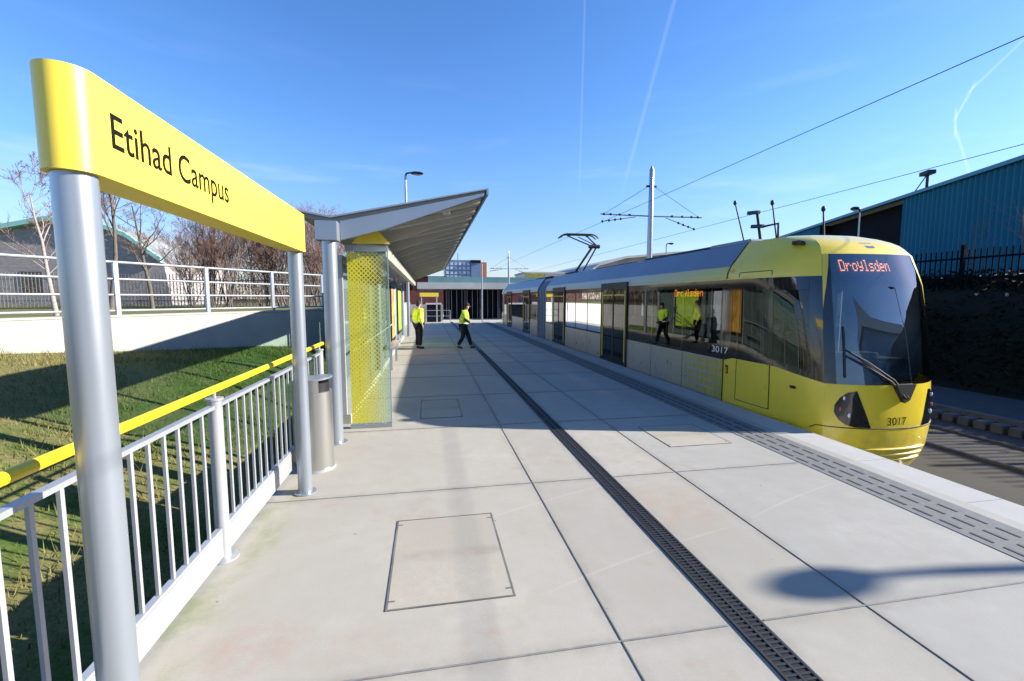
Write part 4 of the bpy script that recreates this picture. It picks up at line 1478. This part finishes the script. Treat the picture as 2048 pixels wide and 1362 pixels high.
b_.build('panel_line', M['rubber'], tram)
b_ = MB(); b_.obox(sp(.66, .52), (.008, 0, 0), (.0, .05, .0), (0, 0, .022)); b_.build('vent', M['rubber'], tram)
b_ = MB(); b_.obox(sp(7.20, .58), (.012, 0, 0), (0, .03, 0), (0, 0, .075)); b_.build('side_marker', M['rubber'], tram)
b_ = MB(); b_.obox(sp(7.20, .57) + Vector((-.013, 0, 0)), (.004, 0, 0), (0, .018, 0), (0, 0, .05)); b_.build('marker_lens', M['amber'], tram)
b_ = MB(); b_.obox(sp(7.20, 2.33), (.012, 0, 0), (0, .05, 0), (.006, 0, .022)); b_.build('marker_lens', M['amber'], tram)
# roof side camera
b_ = MB(); p_ = station(.72, 2.68, -1); b_.obox(p_ + Vector((-.03, 0, .02)), (.05, 0, -.01), (0, .085, 0), (.0, 0, .03)); b_.build('camera_pod', M['dark_gloss'], tram, bevel=.01)

# headlights
for sg_ in (-1, 1):
    poly = [(.655, .56), (.76, .535), (.845, .46), (.90, .35), (.905, .25), (.86, .15), (.78, .08), (.68, .05), (.46, .045), (.54, .26)]
    ctr = (.72, .28)
    b_ = MB()
    rings = []
    for f in (0, .5, 1.0):
        rings.append([front_pt(sg_ * (ctr[0] + (p[0] - ctr[0]) * f), ctr[1] + (p[1] - ctr[1]) * f) + Vector((sg_ * .004 * 0, -.007, 0)) for p in poly])
    b_.grid(rings, close=True)
    h_ = b_.build('headlight', M['dark_gloss'], tram, smooth=60)
    for u_, z_, r_ in ((.805, .455, .030), (.845, .30, .030), (.745, .215, .036)):
        c_ = front_pt(sg_ * u_, z_) + Vector((0, -.012, 0))
        b_ = MB(); b_.sphere(c_, r_ * (1 - .55 * u_), .014, r_, 14, 8)
        b_.build('lamp', M['lamp_lens'] if z_ != .30 else M['red_lens'], h_, smooth=60)

# wipers
wp_ = lambda u, z, o=.02: front_pt(u, z) - Vector((0, o, -.0))
b_ = MB(); b_.prism([(TCX - .14, .66), (TCX + .19, .66), (TCX + .10, .44), (TCX + .02, .40)], 'y', 5.05, 5.13); wh = b_.build('wiper_housing', M['rubber'], tram)
b_ = MB()
b_.tube([wp_(.03, .47, .06), wp_(-.2, .70, .05), wp_(-.55, .92, .035), wp_(-.80, 1.06, .02)], .013, 8)
b_.tube([wp_(.08, .47, .06), wp_(-.15, .72, .05), wp_(-.52, .97, .035), wp_(-.79, 1.14, .02)], .011, 8)
b_.build('wiper_arm', M['rubber'], tram, smooth=40)
b_ = MB(); b_.tube([wp_(-.80, .74), wp_(-.79, 1.1), wp_(-.785, 1.46)], .012, 8); b_.build('wiper_blade', M['rubber'], tram, smooth=40)

# destination display behind the windscreen
FONT = {'D': ('11110', '10001', '10001', '10001', '10001', '10001', '11110'), 'r': ('00000', '00000', '10110', '11001', '10000', '10000', '10000'),
        'o': ('00000', '00000', '01110', '10001', '10001', '10001', '01110'), 'y': ('00000', '10001', '10001', '10001', '01111', '00001', '01110'),
        'l': ('01100', '00100', '00100', '00100', '00100', '00100', '01110'), 's': ('00000', '00000', '01111', '10000', '01110', '00001', '11110'),
        'd': ('00001', '00001', '01101', '10011', '10001', '10001', '01111'), 'e': ('00000', '00000', '01110', '10001', '11111', '10000', '01110'),
        'n': ('00000', '00000', '10110', '11001', '10001', '10001', '10001')}


def led(mb, txt, place, px, pz):
    """place(col_m, row_m) -> (point, right, up)"""
    for i_, chx in enumerate(txt):
        for r_, row in enumerate(FONT[chx]):
            for c_, bit in enumerate(row):
                if bit == '1':
                    p, rt, up = place((i_ * 6 + c_) * px, -r_ * pz)
                    mb.face([p - rt * px * .42 - up * pz * .42, p + rt * px * .42 - up * pz * .42, p + rt * px * .42 + up * pz * .42, p - rt * px * .42 + up * pz * .42])


bd = MB(); bd.grid([[front_pt(u, z) + Vector((0, .06, 0)) for u in FU if abs(u) <= .88] for z in (2.06, 2.1, 2.3, 2.5)])
bo_ = bd.build('destination_display', mat('display_board', (.10, .13, .16), .5), ws1)
lm = MB()


def place_f(c, r_):
    x = 5.90 + c; z = 2.405 + r_
    u = (x - TCX) / pw(HWC, z)
    return front_pt(u, z) + Vector((0, .052, 0)), Vector((1, 0, 0)), Vector((0, .42, .9)).normalized()


led(lm, 'Droylsden', place_f, .0152, .0245)
M['led2'] = mat('led_side', (1.0, 0.24, 0.03), .5, emit=3.2)
M['led'].node_tree.nodes['Principled BSDF'].inputs['Emission Strength'].default_value = 1.3
lm.build('led_text', M['led'], ws1, fix=False)
sb_ = MB(); sb_.box(TCX - 1.15, TCX - 1.12, 7.95, 9.2, 1.84, 2.06); sdp = sb_.build('side_display', M['rubber'], tram)
lm = MB()
led(lm, 'Droylsden', lambda c, r_: (Vector((TCX - 1.152, 9.10 - c, 2.03 + r_)), Vector((0, -1, 0)), Vector((0, 0, 1))), .0195, .021)
lm.build('led_text', M['led2'], sdp, fix=False)

# numbers
Mt = Matrix(((1, 0, 0, TCX - .205), (0, 0, -1, 5.08), (0, 1, 0, .082), (0, 0, 0, 1)))
no = text_mesh('number', '3017', .155, Mt, M['ink'], tram, xs=1.05, depth=.001)
for v_ in no.data.vertices:
    X = v_.co.x; z = v_.co.z
    v_.co.y = front_pt(X / pw(HWC, z), z).y - .004 - TNY
Mt = Matrix(((0, 0, -1, TCX - 1.2055), (-1, 0, 0, 7.66), (0, 1, 0, .855), (0, 0, 0, 1)))
text_mesh('number', '3017', .165, Mt, M['white_ink'], tram, xs=1.45, depth=.0005)
# front badge
b_ = MB()
q = [(-.10, 2.685), (.10, 2.685), (.075, 2.60), (-.06, 2.60)]
b_.face([front_pt(p[0] / pw(HWC, p[1]), p[1]) - Vector((0, .006, 0)) for p in q])
b_.build('badge', mat('badge_blue', (.10, .13, .30), .3), tram, fix=False)

# roof equipment
for (y0, y1, x0, x1, z1, mk) in ((7.5, 8.7, -.62, .6, 2.95, 'tram_roof'), (9.0, 12.2, -.34, .66, 2.99, 'tram_under'), (12.8, 16.2, -.30, .62, 2.97, 'tram_under'), (22.2, 25.5, -.34, .66, 2.99, 'tram_under'), (26.5, 30.5, -.30, .62, 2.97, 'tram_under'), (16.6, 18.2, -.3, .5, 2.97, 'tram_grey')):
    b_ = MB(); b_.box(TCX + x0, TCX + x1, y0, y1, 2.86, z1); b_.build('roof_pod', M[mk], tram, bevel=.03)

# pantograph
pg = MB()
pb = Vector((TCX, 18.9, 2.93))
pg.box(TCX - .45, TCX + .45, 18.2, 19.6, 2.935, 2.99)
po = pg.build('pantograph', M['rubber'], tram)
a_ = MB()
kn = Vector((TCX, 17.15, 3.86)); hdp = Vector((TCX, 19.1, 4.62))
a_.tube([Vector((TCX - .16, 18.95, 3.0)), kn + Vector((-.09, 0, 0))], .045, 8); a_.tube([Vector((TCX + .16, 18.95, 3.0)), kn + Vector((.09, 0, 0))], .03, 8)
a_.tube([kn + Vector((-.22, 0, .03)), kn + Vector((.22, 0, .03))], .075, 10)
a_.build('lower_arm', M['rubber'], po, smooth=40)
a_ = MB()
for s_ in (-1, 1): a_.tube([kn + Vector((s_ * .12, 0, .05)), hdp + Vector((s_ * .42, 0, -.09))], .028, 8)
a_.tube([kn + Vector((.0, 0, .1)), hdp + Vector((0, 0, -.1))], .02, 8)
a_.build('upper_arm', M['rubber'], po, smooth=40)
a_ = MB()
for yy in (-.16, .16):
    a_.tube([hdp + Vector((-.86, yy, -.16)), hdp + Vector((-.70, yy, -.03)), hdp + Vector((-.55, yy, 0)), hdp + Vector((.55, yy, 0)), hdp + Vector((.70, yy, -.03)), hdp + Vector((.86, yy, -.16))], .032, 8)
for xx in (-.42, .42): a_.tube([hdp + Vector((xx, -.18, -.05)), hdp + Vector((xx, .18, -.05))], .03, 8)
a_.build('collector_head', M['rubber'], po, smooth=40)

# ================================================================== OVERHEAD LINE
W1, W2 = (6.47, 4.715), (10.25, 4.53)
for (wx, wz), lab in ((W1, 'overhead contact wire above the standing tram'), (W2, 'overhead contact wire above the empty far track')):
    b_ = MB(); b_.tube([(wx, -25, wz), (wx, 16.4, wz), (wx, 50, wz), (wx + 1.0, 80, wz)], .0065, 6)
    tag(b_.build('contact_wire', M['rubber'], smooth=40), lab, 'wire', 'overhead wires')


def mast(x, y, top, arm_z, label, z0=-.95):
    t_ = thing('catenary_mast', label, 'mast', (x, y, z0), 'overhead line masts')
    b_ = MB(); b_.tube([(x, y, z0), (x, y, arm_z), (x, y, top - .15), (x, y, top)], [.12, .10, .085, .03], 16)
    b_.build('column', M['steel'], t_, smooth=40)
    for sx, wx in ((-1, W1[0]), (1, W2[0])):
        L = 2.02 if sx < 0 else 2.15
        b_ = MB(); b_.tube([(x + sx * .08, y, arm_z), (x + sx * L, y, arm_z + .02)], .026, 8)
        ar = b_.build('cantilever_arm', M['steel'], t_, smooth=40)
        b_ = MB(); b_.tube([(x + sx * .10, y, top - .75), (x + sx * L * .93, y, arm_z + .03)], .008, 6); b_.build('stay', M['rubber'], ar)
        for f in (.42, .62, .8, .93):
            b_ = MB(); b_.sphere((x + sx * L * f, y, arm_z + .02), .07, .045, .045, 10, 6); b_.build('insulator', M['rubber'], ar, smooth=60)
        b_ = MB(); wz = W1[1] if sx < 0 else W2[1]
        b_.tube([(x + sx * .62, y - .02, arm_z - .05), (wx, y - .02, wz + .02)], .014, 6)
        for f in (.45, .62, .8, 1.0):
            p = Vector((lerp(x + sx * .62, wx, f), y - .02, lerp(arm_z - .05, wz + .02, f)))
            b_.sphere(p, .05, .04, .05, 8, 6)
        b_.build('steady_arm', M['rubber'], ar, smooth=40)
    b_ = MB(); b_.box(x - .2, x + .2, y - .04, y + .04, top - .79, top - .73); b_.build('cross_bracket', M['rubber'], t_)
    return t_


mast(8.42, 16.35, 6.86, 4.99, 'tall grey catenary mast with cross arms rising between the two tracks')
mast(8.42, 47.5, 6.9, 4.99, 'far thin catenary mast above the concourse roof')

# leaning poles and masts behind the tram roof
for (x0, y0, x1, y1, zt, lab) in ((18.0, 22.3, 18.0, 24.5, 7.5, 'left leaning black topped pole behind the tram roof'), (18.0, 20.4, 18.0, 21.5, 6.9, 'right leaning black topped pole behind the tram roof'), (19.0, 18.9, 19.0, 19.3, 6.2, 'short thin leaning pole before the warehouse roof end')):
    t_ = thing('leaning_pole', lab, 'pole', (x0, y0, 2.2), 'leaning poles behind the tram')
    b_ = MB(); b_.tube([(x0, y0, 2.0), (x1, y1, zt)], [.055, .038], 10); b_.build('shaft', M['bark'] if False else M['iron'], t_, smooth=40)
    b_ = MB(); b_.sphere((x1, y1, zt), .10, .10, .15, 12, 8); b_.build('cap', M['rubber'], t_, smooth=60)
fm_ = thing('floodlight_mast', 'dark leaning mast with two floodlights between the leaning poles', 'mast', (18.0, 21.6, 2.2))
b_ = MB(); b_.tube([(18, 21.5, 2.0), (18, 22.6, 6.6)], [.11, .08], 10); b_.tube([(18, 22.2, 5.75), (18.0, 21.0, 5.75), (18, 20.95, 4.6)], .06, 8); b_.build('shaft', M['iron'], fm_, smooth=40)
for (yy, zz) in ((22.7, 6.6), (22.35, 5.8)):
    b_ = MB(); b_.obox((17.85, yy, zz), (.1, 0, 0), (0, .42, .05), (.02, 0, .10)); b_.build('floodlight', M['rubber'], fm_, bevel=.02)

# ================================================================== WAREHOUSE (right)
hA = Vector((30.6, 19.1)); hD = Vector((.355, .935)).normalized(); hN = Vector((-hD.y, hD.x))     # hN points to the tracks


def hp(t, off, z): 
    p = hA + hD * t + hN * off
    return Vector((p.x, p.y, z))


wh_ = thing('warehouse', 'long teal corrugated warehouse with a dark recess above the embankment', 'warehouse', hp(10, 0, 2.2))
HT = 8.98
HT0, HT1 = -7.2, 34.0
b_ = MB()
# corrugated wall: trapezoid profile running along the wall, skipping the recess
def cladding(t0, t1, off, z0, z1, pitch=.42, dp=.13):
    t = t0; lo, hi = [], []
    prof = ((0, 0), (.12, dp), (.21, dp), (.33, 0))
    while t < t1 - .001:
        for a, d in prof:
            if t + a > t1: break
            lo.append(hp(t + a, off + d, z0)); hi.append(hp(t + a, off + d, z1))
        t += pitch
    lo.append(hp(t1, off, z0)); hi.append(hp(t1, off, z1))
    b_.grid([lo, hi])
cladding(HT0, 8.9, 0, 3.15, HT)
b_.build('wall', M['teal_clad'], wh_, fix=False)
b_ = MB()
cladding(21.3, HT1, 0, 3.15, HT)
b_.build('wall', M['teal_clad'], wh_, fix=False)
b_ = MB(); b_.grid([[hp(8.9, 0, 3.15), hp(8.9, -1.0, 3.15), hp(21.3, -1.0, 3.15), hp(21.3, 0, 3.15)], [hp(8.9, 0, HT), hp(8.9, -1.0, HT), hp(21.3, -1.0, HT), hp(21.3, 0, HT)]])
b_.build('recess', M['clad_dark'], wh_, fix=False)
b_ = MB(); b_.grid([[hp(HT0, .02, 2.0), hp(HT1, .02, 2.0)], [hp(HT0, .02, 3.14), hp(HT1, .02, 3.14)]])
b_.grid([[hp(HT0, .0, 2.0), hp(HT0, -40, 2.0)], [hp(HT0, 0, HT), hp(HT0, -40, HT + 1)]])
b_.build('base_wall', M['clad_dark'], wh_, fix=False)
b_ = MB(); b_.grid([[hp(HT0, .30, HT), hp(HT1, .30, HT)], [hp(HT0, .30, HT + .22), hp(HT1, .30, HT + .22)], [hp(HT0, -20, HT + 1.0), hp(HT1, -20, HT + 1.0)]])
b_.grid([[hp(HT0, .30, HT), hp(HT1, .30, HT)], [hp(HT0, -.1, HT - .01), hp(HT1, -.1, HT - .01)]])
b_.build('roof_edge', M['teal_trim'], wh_, fix=False)
rl_ = thing('roof_floodlight', 'dark floodlight with a stay on the warehouse roof edge', 'floodlight', hp(6.3, .3, HT))
b_ = MB(); b_.tube([hp(6.3, .3, HT + .2), hp(6.3, .3, HT + 1.1)], .09, 8); b_.tube([hp(7.4, .3, HT + .2), hp(6.4, .3, HT + 1.0)], .035, 6); b_.build('bracket', M['iron'], rl_, smooth=40)
b_ = MB(); b_.obox(hp(6.25, .35, HT + 1.1), Vector((hD.x, hD.y, 0)) * .42, Vector((hN.x, hN.y, 0)) * .25, (0, 0, .13)); b_.build('floodlight_head', M['rubber'], rl_, bevel=.03)

# palisade fence on the bank
pf2 = thing('palisade_fence', 'dark palisade fence on top of the right hand embankment', 'fence', (18.2, 12, 2.2))
b_ = MB(); yy = -12.0
while yy < 34:
    b_.box(18.2, 18.22, yy, yy + .035, 2.15, 3.52); yy += .17
b_.build('pales', M['fence_dark'], pf2)
b_ = MB(); b_.box(18.222, 18.27, -12, 34, 2.5, 2.56); b_.box(18.222, 18.27, -12, 34, 3.2, 3.26); b_.build('rail', M['fence_dark'], pf2)
yy = -12.0
while yy < 34:
    b_ = MB(); b_.box(18.271, 18.37, yy - .05, yy + .05, 2.0, 3.70); b_.build('post', M['fence_dark'], pf2); yy += 2.75
tree('bare_sapling', 'thin dark sapling in front of the teal warehouse at the right edge', 'saplings by the warehouse', 20.5, 12.3, 2.2, 3.6, 91, M['bark'], M['bark'], levels=2, r0=.04, kids=5)
tree('bare_sapling', 'second thin dark sapling beside the palisade fence nearer the tram', 'saplings by the warehouse', 20.5, 13.9, 2.2, 2.6, 92, M['bark'], M['bark'], levels=2, r0=.035, kids=5)
for k, yy in enumerate((10.95, 11.75)):
    b_ = MB(); b_.box(17.55, 17.63, yy - .04, yy + .04, 1.2, 2.02)
    tag(b_.build('marker_post', M['bark_pale'], bevel=.006), ('pale wooden post on the bank at the right edge', 'pale wooden post on the bank nearer the tram')[k], 'post', 'wooden posts on the bank')
ivy = MB(); rg = random.Random(5)
for k in range(16000):
    yy = rg.uniform(-6, 32); t = rg.random()
    xx = lerp(14.5, 18.6, t); zz = lerp(-.6, 2.15, min(1, t * 1.12)) + rg.uniform(-.05, .22)
    a = Vector((rg.uniform(-1, 1), rg.uniform(-1, 1), rg.uniform(-1, 1))).normalized() * rg.uniform(.05, .14)
    c2 = a.cross(Vector((rg.uniform(-1, 1), rg.uniform(-1, 1), rg.uniform(-1, 1)))).normalized() * rg.uniform(.03, .07)
    ivy.face([(xx, yy, zz), (xx + a.x + c2.x, yy + a.y + c2.y, zz + a.z + c2.z), (xx + 2 * a.x, yy + 2 * a.y, zz + 2 * a.z), (xx + a.x - c2.x, yy + a.y - c2.y, zz + a.z - c2.z)])
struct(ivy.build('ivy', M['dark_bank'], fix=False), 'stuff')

hg = MB()  # hedge added behind the fence to shade the far track and darken this strip
for k in range(9000):
    p = Vector((18.8 + rg.gauss(0, .22), rg.uniform(-14, 34), 2.2 + rg.random() ** 1.4 * .6))
    a = Vector((rg.uniform(-1, 1), rg.uniform(-1, 1), rg.uniform(-1, 1))).normalized() * rg.uniform(.07, .16)
    c2 = a.orthogonal().normalized() * rg.uniform(.04, .08)
    hg.face([p, p + a + c2, p + a * 2, p + a - c2])
struct(hg.build('shade_hedge', M['dark_bank'], fix=False), 'stuff')

# ================================================================== FAR END
cc = thing('concourse_building', 'low concourse building with a pale flat roof and dark open front at the platform end', 'building', (8, 56, -.7))
b_ = MB(); b_.box(-1.3, 18.5, 54.5, 64, 3.0, 3.75); b_.build('roof_slab', M['concrete_far'], cc)
b_ = MB(); b_.box(0.0, 18.5, 54.9, 55.0, 3.75, 4.45); b_.build('parapet', M['teal_glass'], cc)
b_ = MB(); b_.box(1.9, 18.0, 58.5, 58.8, -.72, 3.0); b_.build('dark_wall', M['clad_dark'], cc)
rg = random.Random(4)
for xx in (2.4, 4.4, 6.3, 8.6, 11.5, 15, 18):
    b_ = MB(); b_.box(xx - .12, xx + .12, 55.2, 55.44, -.72, 3.0); b_.build('column', M['iron'], cc)
for k in range(13):
    xx = 2.2 + k * .66
    b_ = MB(); b_.box(xx, xx + .05, 57.9, 57.95, -.72, 3.0); b_.build('mullion', M['steel'], cc)
b_ = MB(); b_.box(-2.2, 1.6, 52.0, 53.5, -.72, 1.15); tag(b_.build('boundary_wall', M['wall_conc']), 'low white wall at the far left end of the platform', 'wall')
ks = thing('kiosk', 'small dark kiosk beside the low white wall at the platform end', 'kiosk', (0, 50, -.7))
b_ = MB(); b_.box(-.2, 1.3, 50, 51.5, -.72, 1.2); b_.build('body', M['clad_dark'], ks)
b_ = MB(); b_.box(-.3, 1.4, 49.9, 51.6, 1.201, 1.35); b_.build('roof', M['roof_rib'], ks)
s2 = thing('platform_sign', 'small yellow station sign far along the platform', 'sign', (-.1, 40, -.4))
b_ = MB(); b_.box(-.75, .85, 40, 40.12, 2.0, 2.34); b_.build('panel', M['yellow_sign'], s2, bevel=.02)
for xx in (-.6, .7):
    b_ = MB(); b_.tube([(xx, 40.06, -.4), (xx, 40.06, 1.999)], .05, 12); b_.build('post', M['steel'], s2, smooth=40)
ba = thing('crowd_barrier', 'thin steel barrier on the far ramp behind the two people', 'barrier', (.6, 37, 0))
b_ = MB(); b_.tube([(-.2, 36.6, -.05), (-.2, 36.6, .9), (1.7, 36.6, .9), (1.7, 36.6, -.05)], .03, 8); b_.tube([(-.2, 36.6, .45), (1.7, 36.6, .45)], .02, 8); b_.build('frame', M['steel'], ba, smooth=40)
wpx = thing('slim_pole', 'slim pale grey pole standing at the end of the platform', 'pole', (4.36, 37.2, -.1))
b_ = MB(); b_.tube([(4.36, 37.2, -.2), (4.36, 37.2, 4.62)], .055, 12); b_.build('shaft', M['steel'], wpx, smooth=40)
b_ = MB(); b_.tube([(4.36, 37.2, 4.62), (4.36, 37.2, 4.68)], .075, 12); b_.build('cap', M['steel'], wpx, smooth=40)

bb = thing('brick_block', 'dark red brick block left of the tower beyond the shelter roof', 'building', (-1, 84, -.7))
b_ = MB(); b_.box(-6.0, 3.2, 84, 92, -.76, 5.6); b_.build('wall', mat('dark_red_brick', (.13, .035, .03), .9, var=.25, vscale=1), bb)
b_ = MB(); b_.box(-6.2, 3.4, 83.8, 92.2, 5.601, 5.9); b_.build('roof', M['clad_dark'], bb)
for k in range(5):
    b_ = MB(); b_.box(-5.4 + k * 1.7, -4.4 + k * 1.7, 83.93, 83.99, 3.4, 4.8); b_.build('window', M['dark_gloss'], bb)
tw = thing('tower_block', 'blue glass tower block beyond the concourse roof', 'building', (9, 120, -1))
b_ = MB(); b_.box(4.4, 11.2, 120, 132, -1, 11.9); b_.box(11.2, 13.6, 119.5, 132, -1, 11.2)
b_.build('wall', mat('tower_cladding', (.13, .20, .30), .35, var=.2, vscale=.6), tw)
M['tower_win'] = mat('tower_windows', (.42, .48, .55), .2, var=.4, vscale=.9)
for i_ in range(10):
    for j in range(6):
        b_ = MB(); b_.box(4.7 + j * 1.08, 5.4 + j * 1.08, 119.93, 119.99, .2 + i_ * 1.15, .95 + i_ * 1.15)
        b_.build('window', M['tower_win'], tw)
b_ = MB(); b_.box(13.6, 15.3, 119.8, 132, -1, 11.4); b_.build('brick_shaft', mat('orange_brick', (.42, .15, .08), .8, var=.15), tw)
b_ = MB(); b_.box(11.1, 13.7, 119.2, 131, 11.21, 11.9); b_.build('roof', M['clad_dark'], tw)
b_ = MB(); b_.tube([(8, 124, 11.9), (8, 124, 14)], .08, 6); b_.build('aerial', M['iron'], tw)

yb = thing('pavilion', 'white pavilion with yellow front panels right of the concourse roof', 'building', (19, 72, -.7))
b_ = MB(); b_.box(15.4, 24, 72, 80, -.76, 5.9); b_.build('wall', mat('pavilion_white', (.62, .58, .54), .7, var=.1), yb)
b_ = MB(); b_.box(15.6, 18.8, 71.9, 71.99, 4.3, 5.9); b_.box(17.5, 19.5, 71.9, 71.99, 3.4, 4.1); b_.build('yellow_panel', mat('pavilion_yellow', (.60, .52, .08), .6, var=.3, vscale=1.5), yb)
b_ = MB(); b_.box(15.2, 24.2, 71.7, 80, 5.901, 6.15); b_.build('roof', M['concrete_far'], yb)

st = thing('arena', 'long grey arena with a low sweeping roof behind the tram', 'building', (55, 100, -1))
b_ = MB(); b_.prism([(31, -1), (31, 4.0), (33, 5.6), (38.5, 9.4), (45, 11.2), (55.5, 12.3), (73, 13.4), (84, 13.4), (84, -1)], 'y', 100, 150); b_.build('wall', mat('arena_wall', (.27, .27, .25), .8, var=.35, vscale=.25), st)
b_ = MB()
tp_ = [(30, 4.3), (33, 6.0), (38.5, 9.8), (45, 11.6), (55.5, 12.7), (73, 13.8), (84, 13.8)]
b_.prism(tp_ + [(p[0], p[1] - .5) for p in reversed(tp_)], 'y', 98.5, 150); b_.build('roof', M['concrete_far'], st)
for k in range(18):
    b_ = MB(); b_.box(34 + k * 2.6, 35.9 + k * 2.6, 99.8, 99.99, 4.2, 5.9 + k * .1)
    b_.build('window', M['teal_glass'], st)

# houses and hedges to close the horizon
for (x, y, w, h, lab) in ((-24, 130, 22, 7, 'distant brick terrace left of the tower block'), (28, 160, 26, 8, 'distant brick terrace behind the pavilion')):
    t_ = thing('terrace', lab, 'building', (x, y, -1), 'distant brick terraces')
    b_ = MB(); b_.box(x - w / 2, x + w / 2, y, y + 8, -1, h - 2); b_.build('wall', mat('brick', (.24, .12, .085), .9, var=.2, vscale=1), t_)
    b_ = MB(); b_.prism([(y - .4, h - 1.99), (y + 4, h + .8), (y + 8.4, h - 1.99)], 'x', x - w / 2 - .3, x + w / 2 + .3); b_.build('roof', mat('slate', (.08, .085, .095), .7), t_)

sd_ = thing('reflected_stand', 'large pale roofed glass fronted stand added out of view for the windscreen reflection', 'building', (112, -95, -1))  # unseen stand, added to give the windscreen a banded reflection
b_ = MB(); b_.box(45, 140, -150, -82, -1, 31); b_.build('glass_front', mat('stand_glass', (.22, .32, .48), .3, var=.2, vscale=.15), sd_)
b_ = MB(); b_.box(40, 145, -155, -78, 31.01, 40); b_.build('roof', mat('stand_roof', (.80, .80, .78), .6), sd_)
# things behind the photographer, seen mirrored in the windscreen
hb = thing('brick_hall', 'brick hall with a pitched roof beyond the embankment to the right', 'building', (50, -9, 2.2))
b_ = MB(); b_.prism([(-26, 2.0), (-26, 7.0), (-9, 11.0), (8, 7.0), (8, 2.0)], 'x', 39, 62); b_.build('wall', mat('hall_brick', (.15, .10, .08), .9, var=.2, vscale=1.5), hb)
